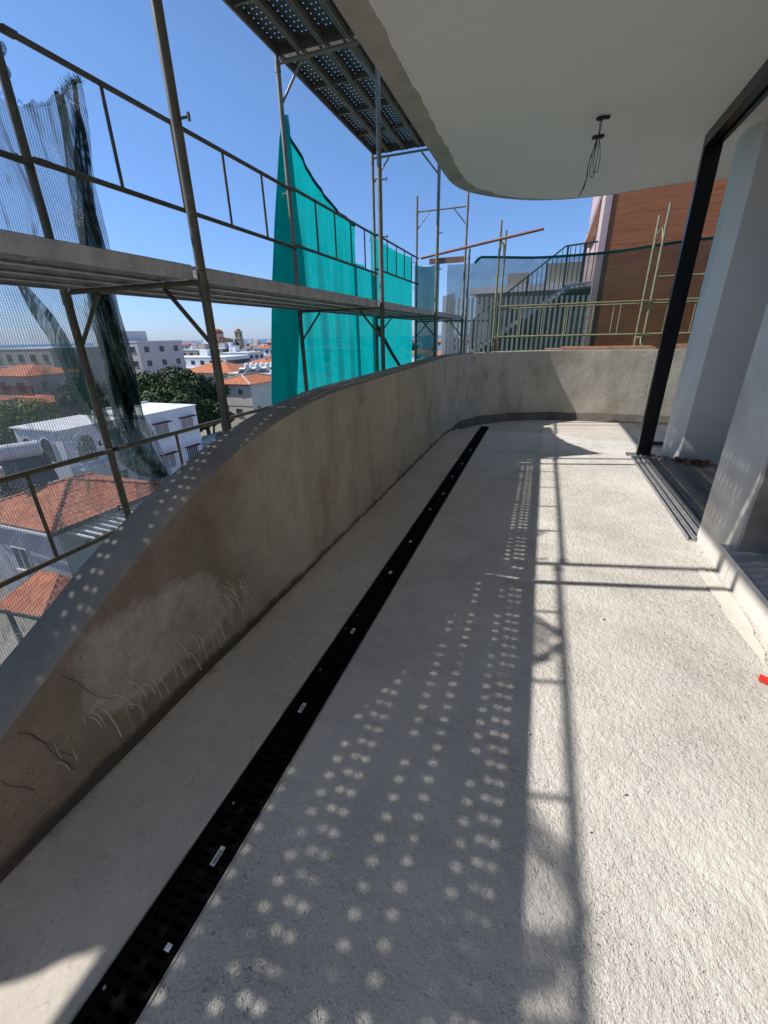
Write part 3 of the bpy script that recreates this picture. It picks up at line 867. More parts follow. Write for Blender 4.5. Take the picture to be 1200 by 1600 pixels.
def guard(p0, p1, zt, zb, n, label, m, r=.0165, xoff=-.03, group='scaffold guard rails', axis='y', first=None):
    t = thing('guard_rail', (p0[0], p0[1], zb), label, 'guard rail', group)
    d = Vector((p1[0] - p0[0], p1[1] - p0[1], 0)); L = d.length; d = d.normalized()
    a = Vector((p0[0], p0[1], 0)); b = Vector((p1[0], p1[1], 0))
    up = Vector((0, 0, 1))
    MB().tube(a + up * zt, b + up * zt, r, 10).build('top_rail', m, t)
    MB().tube(a + up * zb, b + up * zb, r, 10).build('bottom_rail', m, t)
    for k in range(n):
        q = a + d * (L * (k + 1) / (n + 1))
        MB().tube(q + up * (zb + r * .8), q + up * (zt - r * .8), .0115, 8).build('upright', m, t)
    for q in (a + d * .05, b - d * .05):
        for z in (zt, zb):
            cl_ = MB(); cl_.obox(q + up * z, d * .035, Vector((-d.y, d.x, 0))  * .022, up * .012)
            cl_.build('end_hook', m, t)
    return t
XR = XO + .038
for i in range(4):
    guard((XR, YF[i] + .01), (XR, YF[i + 1] - .01), (2.94, 2.97, 2.99, 3.01)[i], (2.41, 2.43, 2.455, 2.52)[i], 4, f'double guard rail above the lower deck, {ordn[i]} bay from the camera', MT['tube'])
for i in range(3):
    guard((XR, YF[i] + .01), (XR, YF[i + 1] - .01), .80, .235, 4, f'rusty guard rail below the lower deck, {ordn[i]} bay from the camera', MT['tube'])

# perforated planks
def plank_mb(L, w, H=.068, rr0=.0100):
    g = MB(); zt = 0
    rows = int((L - .12) / .0685); y0 = (L - rows * .0685) / 2
    cols = [(.0235, .0565, .040, .5), (.079, .121, .100, 0), (.121, .163, .142, 0)]
    xs = sorted({0, w} | {c[0] for c in cols} | {c[1] for c in cols})
    for a, b in zip(xs, xs[1:]):
        c = next((q for q in cols if abs(q[0] - a) < 1e-6), None)
        if not c:
            g.add([(a, 0, zt), (b, 0, zt), (b, L, zt), (a, L, zt)], [(0, 1, 2, 3)]); continue
        ph = y0 + c[3] * .0685
        n = rows - (1 if c[3] else 0)
        g.add([(a, 0, zt), (b, 0, zt), (b, ph, zt), (a, ph, zt)], [(0, 1, 2, 3)])
        e_ = ph + n * .0685
        g.add([(a, e_, zt), (b, e_, zt), (b, L, zt), (a, L, zt)], [(0, 1, 2, 3)])
        for k in range(n):
            ya, yb = ph + k * .0685, ph + (k + 1) * .0685
            ym = (ya + yb) / 2; xm = c[2]
            outp = [(b, ym), (b, yb), (xm, yb), (a, yb), (a, ym), (a, ya), (xm, ya), (b, ya)]
            inp = [(xm + rr0 * math.cos(math.pi / 4 * q), ym + rr0 * math.sin(math.pi / 4 * q)) for q in range(8)]
            g.add([(x, y, zt) for x, y in outp] + [(x, y, zt) for x, y in inp], [(q, (q + 1) % 8, 8 + (q + 1) % 8, 8 + q) for q in range(8)])
    return g, H
def plank(L, w, rr0=.0100, chm='deck'):
    t = thing('scaffold_plank', (0, 0, 0), 'x', 'scaffold plank')
    g, H = plank_mb(L, w, rr0=rr0)
    g.build('perforated_deck', MT['deck_top'], t)
    s = MB()
    s.box(.001, .004, .0, L, -H, -.0015).box(w - .004, w - .001, 0, L, -H, -.0015)
    s.box(.004, .022, .0, L, -H, -H + .003).box(w - .022, w - .004, 0, L, -H, -H + .003)
    s.build('side_channel', MT[chm], t)
    n = 4
    for i in range(1, n):
        y = L * i / n
        k = MB()
        k.box(.0225, w - .0225, y - .012, y + .012, -H * .75, -.003)
        k.build('stiffener', MT[chm], t)
    MB().box(.005, w - .005, .004, .008, -H + .004, -.002).build('end_plate', MT[chm], t)
    MB().box(.005, w - .005, L - .008, L - .004, -H + .004, -.002).build('end_plate', MT[chm], t)
    for yy in (0, L):
        s_ = -1 if yy == 0 else 1
        for xx in (.04, w - .04):
            h = MB(); h.obox((xx, yy + s_ * .012, -H + .012), (.012, 0, 0), (0, .02, 0), (0, 0, .004))
            h.build('end_hook', MT[chm], t)
    return t
def bay_deck(xs, y0, y1, z, proto, names, label, group):
    for x, nm in zip(xs, names):
        o = proto if proto.get('fresh') else copy_tree(proto)
        if proto.get('fresh'): del proto['fresh']
        o.location = (x, y0 + .004, z)
        tag(o, label.format(nm), 'scaffold plank', group)
for lev in (0, 1):
    for i in range(4 - lev):
        y0, y1 = YF[i] + .005, YF[i + 1] - .005
        L = y1 - y0 - .03
        if lev == 0:
            if i == 3: L += .1
            p = plank(L, .2455); p['fresh'] = 1
            bay_deck([-2.7785, -2.53, -2.2815, -2.033], y0 + .01, y1, 1.86, p, ['outermost', 'outer middle', 'inner middle', 'innermost'],
                     '{} grey perforated plank of the lower deck, ' + ordn[i] + ' bay from the camera', 'planks of the lower scaffold deck')
        else:
            p = plank(L, .2455, .0078, 'deck_dark'); p['fresh'] = 1
            bay_deck([-2.7785, -2.53, -2.2815, -2.033], y0 + .01, y1, 4.10, p, ['outermost', 'outer middle', 'inner middle', 'innermost'],
                     '{} perforated plank of the high deck, ' + ordn[i] + ' bay from the camera', 'planks of the high scaffold deck')

# far scaffold along the end of the terrace
for i, (x, lb) in enumerate([(-1.05, 'olive yellow scaffold frame left of the grey stair'), (1.80, 'pale yellow scaffold frame leaning in front of the timber wall'), (4.35, 'yellow scaffold frame hidden beyond the column')]):
    if i == 2: continue
    hframe(x, 9.95, x + .02, 10.85, -.6, 2.02, lb.replace('scaffold frame', 'lower scaffold frame'), MT['tube_y'], .022, 'yellow scaffold frames')
    hframe(x, 9.95, x + .02, 10.85, 1.42, 1.85, lb.replace('scaffold frame', 'upper scaffold frame'), MT['tube_y'], .022, 'yellow scaffold frames', spig=.26)
for (x0, x1, lb) in ((-1.03, 1.78, 'between the two yellow frames'), (1.82, 4.7, 'right of the pale yellow frame')):
    for (y, w) in ((9.91, 'front'), (10.89, 'rear')):
        guard((x0, y), (x1, y), 2.0, 1.42, 5, f'{w} yellow guard rail {lb}', MT['tube_y'], .0165, group='yellow guard rails')
tag(MB().tube((1.82, 9.95, 2.39), (4.7, 9.95, 2.39), .017, 10).build('scaffold_tube', MT['tube_y']), 'single yellow tube in front of the timber wall', 'tube')
tag(MB().tube((-2.68, 9.99, 3.00), (-.245, 9.80, 3.29), .026, 14).build('scaffold_tube', MT['tube_red']), 'reddish tube sloping up to the right across the corner frame', 'tube')
tag(MB().tube((-1.70, 10.17, 0), (-1.685, 10.17, 3.13), .024, 12).build('scaffold_tube', MT['tube_grey']), 'pale grey upright tube next to the corner frame', 'tube')
tag(MB().box(-2.55, -1.76, 10.2, 10.23, 2.90, 3.01).build('timber_board', MT['tube_red']), 'reddish board under the sloping red tube', 'board')
tag(MB().obox((.90, 8.66, 1.213), (.87, .004, 0), (0, .075, 0), (0, 0, .012)).build('timber_board', MT['plank']), 'long timber board lying on the far parapet top', 'board')
tag(MB().obox((1.02, 8.672, 1.2375), (.70, -.006, 0), (0, .06, 0), (0, 0, .0115)).build('timber_board', MT['plank']), 'shorter board stacked on the long board of the far parapet', 'board')
tag(MB().obox((2.75, 8.66, 1.235), (.8, 0, 0), (0, .08, 0), (0, 0, .035)).build('timber_board', MT['plank']), 'thick orange board on the parapet behind the black jamb', 'board')

# ---------------------------------------------------------------- nets
def pleat(y, z, a=.045):
    return a * (math.sin(y * 15 + .5 * z) * .75 + math.sin(y * 27 + 1.3 - z * .7) * .35 + math.sin(y * 43 + z * 1.2) * .2) * (1 if z < 2.4 else max(.25, 1 - (z - 2.4)))
TOP1 = [(5.08, 3.70), (5.28, 3.56), (5.58, 3.42), (5.89, 3.27), (6.44, 3.11), (7.05, 3.06)]
LEFT = [(-1.2, 4.15), (.83, 4.29), (1.55, 4.45), (2.08, 4.58), (2.71, 4.77), (3.21, 4.94), (3.70, 5.10)]
ZB = -.9
FL = .17
def t1(u, v):
    # u across (front flap, then main sheet), v up
    if u < FL:
        s = u / FL
        ztop = 3.70
    else:
        s = (u - FL) / (1 - FL)
        yt = lerp(5.10, 7.02, s)
        ztop = interp(yt, TOP1)
    z = lerp(ZB, ztop, v)
    yl = interp(z, LEFT)
    if u < FL:
        wid = interp(z, [(-1, .36), (.8, .42), (1.55, .46), (2.03, .62), (2.4, .52), (2.83, .34), (3.31, .17), (3.7, .02)])
        y = lerp(yl + wid, yl, s)
        x = -2.862 - .06 * s + .022 * math.sin(s * 9 + z * 1.1) * (1 - .6 * v)
    else:
        right = 7.02
        y = lerp(yl, right, s)
        x = -2.945 + pleat(y, z) * min(1, s * 8)
    if v > .97: x += .01
    return (x, y, z)
nt = thing('debris_net', (-2.9, 5.8, ZB), 'large teal debris net hanging in folds from a peak on the scaffold post', 'net', 'teal debris nets')
MB().grid(t1, 170, 70).build('cloth', MT['teal'], nt)
hm = MB()
pts = [t1(u, 1.0) for u in [FL + (1 - FL) * k / 40 for k in range(41)]]
for a, b in zip(pts, pts[1:]): hm.beam(a, b, .02, .035)
hm.build('top_hem', MT['nethem'], nt)
def t2(u, v):
    y = lerp(6.86, 7.8, u)
    zt = 2.53 + .03 * math.sin(u * 5) + (.05 if u > .5 else 0) * (u - .5)
    z = lerp(ZB, zt, v)
    return (-2.92 + pleat(y + .3, z, .018), y, z)
n2 = thing('debris_net', (-2.9, 7.4, ZB), 'shorter smooth teal net piece between the folded net and the third post', 'net', 'teal debris nets')
MB().grid(t2, 40, 30).build('cloth', MT['teal'], n2)
def t3(u, v):
    y = lerp(7.60, 10.12, u)
    zt = 3.06 - .05 * math.sin(u * 3.14) - .02 * u
    if u < .1: zt += .06 * (1 - u * 10)
    z = lerp(ZB, zt, v)
    return (-2.905 + pleat(y * .8, z, .012), y, z)
n3 = thing('debris_net', (-2.9, 9, ZB), 'flat teal net behind the far guard rail, nearest the corner frame', 'net', 'teal debris nets')
MB().grid(t3, 60, 30).build('cloth', MT['teal'], n3)
def t4(u, v):
    x = lerp(-2.90, -2.33, u)
    z = lerp(ZB, 2.93 - .06 * math.sin(u * 3.14), v)
    return (x, 10.28 + .02 * math.sin(u * 8 + z), z)
n4 = thing('debris_net', (-2.6, 10.3, ZB), 'dark green narrow net turning the scaffold corner', 'net', 'teal debris nets')
MB().grid(t4, 20, 30).build('cloth', MT['teal_dark'], n4)
# loose rolled edge hanging below the deck
rl = MB()
rl.path([(-2.87, 7.75, 1.65), (-2.86, 8.02, 1.46), (-2.85, 8.5, 1.15), (-2.84, 9.1, .82)], .032, 8)
tag(rl.build('rolled_net_edge', MT['nethem']), 'dark rolled edge of net hanging diagonally behind the third post', 'net')

# black shade net on the left
TOPD = [(-.3, 2.9), (-.12, 2.98), (.12, 2.98), (.45, 2.78), (.95, 2.77), (1.12, 2.96), (1.3, 2.97), (1.5, 2.80), (1.7, 2.76), (2.09, 2.74), (2.25, 2.74), (2.38, 2.81), (2.48, 2.90), (2.54, 2.97), (2.62, 3.01)]
RT = [(-1.0, 2.2), (.2, 2.33), (.36, 2.41), (.40, 2.66), (.55, 2.62), (.95, 2.49), (1.38, 2.5), (1.72, 2.50), (2.06, 2.52), (2.52, 2.55), (2.75, 2.58), (3.01, 2.62)]
random.seed(4)
def dnet(u, v):
    ut = u
    y_t = lerp(-.22, 2.62, ut)
    zt = interp(y_t, TOPD) + .012 * math.sin(y_t * 61) + .008 * math.sin(y_t * 143)
    z = lerp(-1.0, zt, v)
    yr = smooth_interp(z, RT, .03)
    y = lerp(-.22, yr, u)
    x = -2.90 + .02 * math.sin(y * 7 + z) + .014 * math.sin(y * 19 - z * 2) + .012 * math.sin(z * 9 + y * 3)
    x += .10 * max(0, min(1, (z - 2.2) / .6)) * max(0, min(1, (1.9 - y) / .3))
    return (x, y, z)
dn = thing('shade_net', (-2.7, 1.0, -1.0), 'torn see-through black shade net hanging from the nearest guard rail', 'net')
MB().grid(dnet, 150, 110).build('cloth', MT['darknet'], dn)
def strip(pts, wfn, name, m, parent, ox=-2.74, nf=3, am=.02):
    def fn(u, v):
        z0 = lerp(0, len(pts) - 1, v); i = min(int(z0), len(pts) - 2); t = z0 - i
        y = lerp(pts[i][0], pts[i + 1][0], t); z = lerp(pts[i][1], pts[i + 1][1], t)
        w = wfn(v)
        yy = y + (u - .5) * w
        return (ox + am * math.sin(u * nf * 6.28 + v * 5) + .01 * math.sin(v * 23 + u * 4), yy, z)
    return MB().grid(fn, 26, 60).build(name, m, parent)
strip([(2.60, 3.0), (2.565, 2.75), (2.50, 2.5), (2.45, 2.25), (2.43, 2.0), (2.42, 1.7), (2.43, 1.35), (2.41, 1.0), (2.46, .7), (2.58, .42)], lambda v: interp(v, [(0, .02), (.12, .06), (.35, .15), (.6, .24), (.85, .22), (1, .08)]), 'fold', MT['netfold'], dn, -2.94, 3)
strip([(2.50, 2.9), (2.47, 2.5), (2.44, 2.1), (2.41, 1.75), (2.41, 1.4), (2.38, 1.0), (2.42, .7), (2.56, .45)], lambda v: .07 + .13 * math.sin(v * 3.1), 'fold', MT['netfold'], dn, -2.965, 2)
strip([(1.93, 1.86), (1.98, 1.72), (2.05, 1.55), (2.12, 1.23), (2.20, .96), (2.30, .68), (2.46, .48), (2.6, .40)], lambda v: .06 + .10 * math.sin(v * 3.0), 'fold', MT['netfold'], dn, -2.99, 2)
strip([(-.02, 2.99), (-.08, 2.85), (-.1, 2.6)], lambda v: .05 + .2 * v, 'fold', MT['netfold'], dn, -2.80, 2)
strip([(.08, 2.99), (.25, 2.85), (.42, 2.78)], lambda v: .16 - .05 * v, 'fold', MT['netfold'], dn, -2.80, 1)
strip([(1.2, 2.98), (1.05, 2.84), (.88, 2.66)], lambda v: .05, 'fold', MT['netfold'], dn, -2.80, 1)
strip([(1.24, 2.98), (1.42, 2.84), (1.6, 2.62)], lambda v: .06, 'fold', MT['netfold'], dn, -2.80, 1)
strip([(.30, 1.97), (.20, 1.82), (.13, 1.6), (.17, 1.0), (.2, .2)], lambda v: .92, 'fold', MT['net_sunblock'], dn, -2.93, 5)  # unseen bundle, added to keep sun off the near-left floor
strip([(2.44, .45), (2.40, .3), (2.32, .1), (2.2, -.2)], lambda v: .34 - .15 * v, 'fold', MT['darknet'], dn, -2.93, 1)
# frayed tuft at the top corner
random.seed(12)
tf = MB()
for k in range(120):
    y = random.uniform(2.44, 2.62); z = interp(y, TOPD) - .02
    tf.tube((-2.90, y, z), (-2.90 + random.uniform(-.02, .02), y + random.uniform(-.035, .025), z + random.uniform(.0, .05)), .0012, 3, caps=False)
for k in range(160):
    y = random.uniform(1.2, 2.45); z = interp(y, TOPD) - .01
    tf.tube((-2.90, y, z), (-2.90, y + random.uniform(-.02, .02), z + random.uniform(.005, .025)), .0009, 3, caps=False)
tf.build('frayed_edge', MT['netfold'], dn)
rg = MB().grid(lambda u, v: (-2.84 + .01 * math.sin(u * 9), 2.10 + .035 * u * (1 - v * .6) + .012 * math.sin(v * 9), lerp(2.95, 2.80, v)), 8, 12)
tag(rg.build('torn_net_scrap', MT['netfold']), 'small torn scrap of net tied to the top of the nearest outer post', 'net scrap')

# see-through net behind the far scaffold
def bnet(u, v):
    x = lerp(-2.35, 5.2, u)
    zt = 3.12 - .10 * math.sin(min(1, max(0, (x + 1.7) / 4.3)) * 3.14) * 1.2 if x > -1.7 else 3.0
    z = lerp(-.9, zt, v)
    return (x, 11.2 + .03 * math.sin(x * 4 + z) + .02 * math.sin(z * 7 + x), z)
bn = thing('scaffold_net', (1.2, 10.3, -.9), 'see-through blue-green net stretched in front of the grey stair and timber wall', 'net')
MB().grid(bnet, 90, 50).build('cloth', MT['bluenet'], bn)
hb = MB()
pts = [bnet(k / 60, 1.0) for k in range(5, 61)]
for a, b in zip(pts, pts[1:]): hb.beam(a, b, .012, .05)
hb.build('top_hem', MT['nethem'], bn)

# ================================================================ the neighbouring house beyond the nets
nb = thing('timber_clad_house', (3.2, 14, -8), 'house wall clad in reddish brown horizontal boards beyond the net', 'house')
MB().box(1.13, 8, 13.0, 18, -12, 6.5).build('boarded_wall', MT['wood'], nb)
MB().box(.98, 1.127, 12.97, 18, -12, 6.5).build('corner_trim', MT['pink'], nb, label='pinkish rendered corner edge of the timber wall')
ev = thing('roof_eave', (.8, 14.4, 3.7), 'small slanting timber eave sticking out left of the pink corner trim', 'roof')
b = MB()
b.add([(.98, 14.0, 4.75), (.78, 14.0, 3.86), (.97, 14.0, 3.80), (.98, 16.0, 4.75), (.78, 16.0, 3.86), (.97, 16.0, 3.80)], [(0, 1, 2), (3, 5, 4), (0, 3, 4, 1), (1, 4, 5, 2), (2, 5, 3, 0)])
b.build('soffit', MT['plank'], ev)
MB().beam((.97, 13.98, 4.82), (.75, 13.98, 3.86), .05, .06).build('fascia', MT['slat'], ev)
# slat fence
fe = thing('slat_fence', (-1, 12, .8), 'grey vertical metal slat fence behind the scaffold nets', 'fence')
for k in range(30):
    x = -2.46 + k * .118
    if x > .92: break
    zt = 2.36 - .003 * k
    MB().box(x, x + .055, 12.0, 12.03, .2, zt).build('slat', MT['slat'], fe)
for k in range(9):      # return leg running back
    y = 12.15 + k * .28
    MB().box(-2.66 - .02 * k, -2.63 - .02 * k, y, y + .09, .2, 2.42 + .03 * k).build('slat', MT['slat'], fe)
MB().box(-2.55, .93, 12.035, 12.06, 1.78, 1.82).build('rail', MT['railing'], fe)
MB().box(-2.55, .93, 12.035, 12.06, .55, .60).build('rail', MT['railing'], fe)
tag(MB().box(-2.7, .96, 11.9, 12.2, -12, .19).build('garden_wall', MT['darkgreen']), 'low dark wall carrying the grey slat fence', 'wall')
# stair
stt = thing('outside_stair', (-.5, 13.2, 1), 'dark outside stair rising to the right with a pale edge, behind the slat fence', 'stair')
A, B_, Cc = Vector((-1.95, 13.2, 1.02)), Vector((.30, 13.2, 2.50)), Vector((.975, 13.2, 2.62))
MB().beam(A, B_, .10, .12).beam(B_ + Vector((.0, .004, .05)), Cc + Vector((0, .004, 0)), .10, .10).build('stringer', MT['white'], stt)
b = MB(); b.add([(A.x, 13.25, -3), (.975, 13.25, -3), (.975, 13.25, 2.54), (.34, 13.25, 2.42), (A.x, 13.25, .94)], [(0, 1, 2, 3, 4)])
b.add([(A.x, 14.2, -3), (.975, 14.2, -3), (.975, 14.2, 2.54), (.34, 14.2, 2.42), (A.x, 14.2, .94)], [(4, 3, 2, 1, 0)])
b.build('side_panel', MT['darkgreen'], stt)
stp = MB()
for k in range(14):
    t = k / 14
    p = A.lerp(B_, t)
    stp.box(p.x, p.x + .17, 13.26, 14.19, p.z + .02, p.z + .06)
stp.box(.31, .975, 13.26, 14.19, 2.50, 2.56)
stp.build('treads', MT['slat'], stt)
rl_ = MB()
A2, B2 = A + Vector((0, -.06, .86)), B_ + Vector((-.05, -.06, .98)); C2 = Vector((.975, 13.14, 3.52))
rl_.beam(A2, B2, .03, .035).beam(B2, C2, .03, .035)
rl_.build('handrail', MT['railing'], stt)
for k in range(21):
    t = k / 20
    p = A.lerp(B_, t); q = A2.lerp(B2, t)
    w = .05 if k % 4 == 0 else .018
    MB().box(p.x - w / 2, p.x + w / 2, 13.125, 13.15, p.z + .06, q.z - .016).build('baluster', MT['railing'], stt)
for k in range(6):
    t = (k + .6) / 6
    p = (B_ + Vector((0, 0, .05))).lerp(Cc, t); q = B2.lerp(C2, t)
    w = .08 if k == 3 else .02
    MB().box(p.x - w / 2, p.x + w / 2, 13.125, 13.15, p.z + .06, q.z - .016).build('baluster', MT['railing'], stt)
# white house behind the stair
wh = thing('white_house', (-1.2, 24, -12), 'white flat-roofed house with a roof terrace seen through the far net', 'house')
MB().box(-3.2, 1.2, 22, 30, -12, 3.15).build('wall', MT['lilac'], wh)
MB().box(-3.5, 1.4, 21.6, 30.3, 3.16, 3.42).build('roof_slab', MT['white'], wh)
MB().box(-1.9, -1.0, 22.2, 24, 3.43, 3.95).build('roof_box', MT['beige'], wh)
MB().box(-.2, 1.3, 21.9, 24, 3.43, 4.2).build('roof_box', MT['beige'], wh)
for x in (-2.6, -1.7, -.8, .1):
    MB().box(x, x + .5, 21.98, 21.995, .3, 2.6).build('window', MT['glass'], wh)

# ================================================================ the town, the ground and the sea
GZ = -12.0
def gz(r):
    return GZ if r < 480 else (lerp(GZ, -62, min(1, (r - 480) / 500)))
def gfn(u, v):
    r = 3 + (u ** 2.2) * 3000
    a = R(-120 + 160 * v)
    return (r * math.sin(a), r * math.cos(a), gz(r))
g = MB().grid(gfn, 120, 60).build('ground', MT['ground']); tag(g, kind='structure')
s_ = MB().grid(lambda u, v: ((800 + u * 30000) * math.sin(R(-140 + 190 * v)), (800 + u * 30000) * math.cos(R(-140 + 190 * v)), -61.0), 30, 60)
tag(s_.build('sea', MT['sea']), kind='structure')

def P(az, d, z=0):
    return (d * math.sin(R(az)), d * math.cos(R(az)), z)

def tile_roof(mb, corners_eave, ridge, cols=None, pw=.26, rw=.34, amp=.035, thick=.05):
    """one tiled slope: eave a-b, ridge point(s) c-d ; heightfield of barrel tiles"""
    a, b = [Vector(q) for q in corners_eave]
    c, d = [Vector(q) for q in ridge]          # c above a side, d above b side
    U = (b - a); LU = U.length; U = U.normalized()
    mid = (c + d) / 2 - a
    V = mid - U * mid.dot(U); LV = V.length; V = V.normalized()
    Nn = U.cross(V).normalized()
    if Nn.z < 0: Nn = -Nn
    ca, cb = (c - a).dot(U), (d - a).dot(U)
    nu = max(4, int(LU / pw) * 6); nv = max(2, int(LV / rw)) * 3
    def fn(u, v):
        x = u * LU; y = v * LV
        lo, hi = lerp(0, ca, v), lerp(LU, cb, v)
        h = amp * abs(math.sin(x / pw * math.pi)) ** .7
        fr = (y / rw) % 1.0
        h += .045 * (1 - fr)
        x = min(max(x, lo), hi)
        p = a + U * x + V * y + Nn * h
        return tuple(p)
    def skip(u, v):
        x = u * LU
        return x < lerp(0, ca, v) - pw or x > lerp(LU, cb, v) + pw
    mb.grid(fn, nu, nv, True, skip)

def window(t, face, pos, w, h, mg, x, frame='white', bars=0, depth=.05, awning=None, curtain=False):
    """window on a wall of t. face '+x' or '-y'; pos (along, z) ; x = plane"""
    a, z = pos
    def bx(mb, a0, a1, z0, z1, d0, d1):
        if face == '+x': mb.box(x + d0, x + d1, a0, a1, z0, z1)
        else: mb.box(a0, a1, x - d1, x - d0, z0, z1)
    f = MB()
    bx(f, a - w / 2 - .06, a - w / 2, z - .06, z + h + .06, .004, depth)
    bx(f, a + w / 2, a + w / 2 + .06, z - .06, z + h + .06, .004, depth)
    bx(f, a - w / 2, a + w / 2, z + h, z + h + .06, .004, depth)
    bx(f, a - w / 2 - .1, a + w / 2 + .1, z - .12, z - .06, .004, depth + .08)
    bx(f, a - .02, a + .02, z - .05, z + h, .006, depth - .004)
    for k in range(bars):
        q = a - w / 2 + w * (k + .5) / bars
        bx(f, q - .03, q + .03, z - .05, z + h, depth + .01, depth + .04)
    fo = f.build('window', MT[frame], t)
    p = MB(); bx(p, a - w / 2, a + w / 2, z - .059, z + h, .003, .02)
    p.build('pane', MT['curtain' if curtain else 'glass'], fo)
    if awning:
        q = MB(); bx(q, a - w / 2 - .2, a + w / 2 + .2, z + h + .12, z + h + .2, .004, .5)
        q.build('awning', MT[awning], fo)

# --- tiled house close below (hip roof), the nearest roof
h7 = thing('tiled_house', (-22, 13.6, GZ), 'nearest house below the parapet, with a terracotta hip roof and lilac grey walls', 'house')
MB().box(-24.9, -19.3, 10.75, 16.5, GZ, -6.12).build('wall', MT['lilac'], h7)
MB().box(-19.295, -19.2, 10.8, 16.45, GZ, -6.13).build('side_wall', MT['palegreen'], h7, label='pale green wall behind the pergola')
rf = MB()
c1, c2, c3, c4, ap = (-18.9, 10.3, -6), (-18.6, 16.8, -6), (-25.2, 17, -6), (-25.3, 10.4, -6), (-22, 13.6, -4.95)
for (a, b) in ((c1, c2), (c4, c1), (c3, c4), (c2, c3)):
    tile_roof(rf, (a, b), (ap, ap))
ro = rf.build('roof', MT['tiles'], h7)
rc = MB()
for c in (c1, c2, c3, c4):
    n = 16
    for k in range(n):
        p = Vector(c).lerp(Vector(ap), k / n); q = Vector(c).lerp(Vector(ap), (k + 1.08) / n)
        rc.tube(p + Vector((0, 0, .06)), q + Vector((0, 0, .04)), .10, 8, .085)
rc.build('ridge_tiles', MT['tiles'], ro)
MB().beam((-18.86, 10.25, -6.08), (-18.56, 16.9, -6.08), .12, .12).build('gutter', MT['gutter'], h7)
MB().beam((-25.3, 10.32, -6.08), (-18.9, 10.22, -6.08), .08, .10).build('gutter', MT['roofflat'], h7)
# pergola slats under the right eave
for k in range(15):
    y = 11.0 + k * .38
    MB().beam((-19.1, y, -6.25), (-17.55, y + .12, -6.42), .09, .07).build('pergola_slat', MT['roofflat'], h7)
MB().beam((-17.75, 10.8, -6.47), (-17.62, 16.8, -6.47), .1, .12).build('pergola_beam', MT['gutter'], h7)
for y in (11.9, 14.2):
    MB().box(-19.19, -19.15, y, y + 1.0, -11.5, -8.9).build('shutter', MT['gutter'], h7)
window(h7, '-y', (-22.5, -8.6), 1.0, 1.1, None, 10.75, 'roofflat')
# porch roof of the near house
pg = thing('porch_roof', (-19.6, 9.3, -9), 'small tiled porch roof against the lilac wall, lower left', 'roof')
rf = MB()
tile_roof(rf, ((-20.6, 8.2, -8.75), (-17.9, 8.4, -8.75)), ((-20.4, 10.2, -8.05), (-19.2, 10.2, -8.05)))
tile_roof(rf, ((-17.9, 8.4, -8.75), (-17.9, 10.7, -8.75)), ((-19.2, 10.2, -8.05), (-19.2, 10.2, -8.05)))
rf.build('tiles', MT['tiles'], pg)
MB().beam((-20.6, 8.15, -8.8), (-17.85, 8.35, -8.8), .08, .12).box(-20.4, -20.25, 8.4, 8.55, GZ, -8.85).box(-18.3, -18.15, 8.5, 8.65, GZ, -8.85).build('frame', MT['gutter'], pg)
# railing down by the pale green wall
rlg = thing('balcony_railing', (-17.4, 12.5, -10.5), 'small dark balcony railing below the pergola', 'railing')
MB().beam((-17.6, 11.6, -9.4), (-16.9, 13.4, -9.4), .05, .05).beam((-17.6, 11.6, -10.2), (-16.9, 13.4, -10.2), .05, .05).build('rail', MT['black'], rlg)
bb = MB()
for k in range(12):
    q = Vector((-17.6, 11.6, 0)).lerp(Vector((-16.9, 13.4, 0)), k / 11)
    bb.box(q.x - .015, q.x + .015, q.y - .015, q.y + .015, -10.4, -9.38)
bb.build('bars', MT['black'], rlg)
# solar water heater on that roof
sw = thing('solar_water_heater', (-24.6, 13.2, -5.4), 'white cylindrical water tank on a stand on the nearest tiled roof', 'water tank')
ta = MB(); tc = Vector((-24.6, 13.3, -3.55)); td = Vector((.45, .89, 0)).normalized() * -1
for a, b, r0_, r1_ in ((-.95, -.85, .25, .42), (-.85, .85, .42, .42), (.85, .95, .42, .25)):
    ta.tube(tc + td * a, tc + td * b, r0_, 20, r1_)
ta.build('tank', MT['tank'], sw)
MB().obox(tc + Vector((.9, -.3, -.8)), td * .95, Vector((.75, -.35, -.55)), Vector((.02, 0, .03))).build('solar_panel', MT['panel'], sw)
st = MB()
for a in (-.7, .7):
    p = tc + td * a
    st.beam(p + Vector((0, 0, -.42)), p + Vector((-.1, 0, -1.9)), .05, .05).beam(p + Vector((.3, -.1, -.4)), p + Vector((1.5, -.6, -1.6)), .05, .05)
st.build('stand', MT['railing'], sw)
MB().tube(tc + Vector((-.3, -.6, -.9)) - td * .5, tc + Vector((-.3, -.6, -.9)) + td * .4, .3, 16).build('lower_tank', MT['tank'], sw)

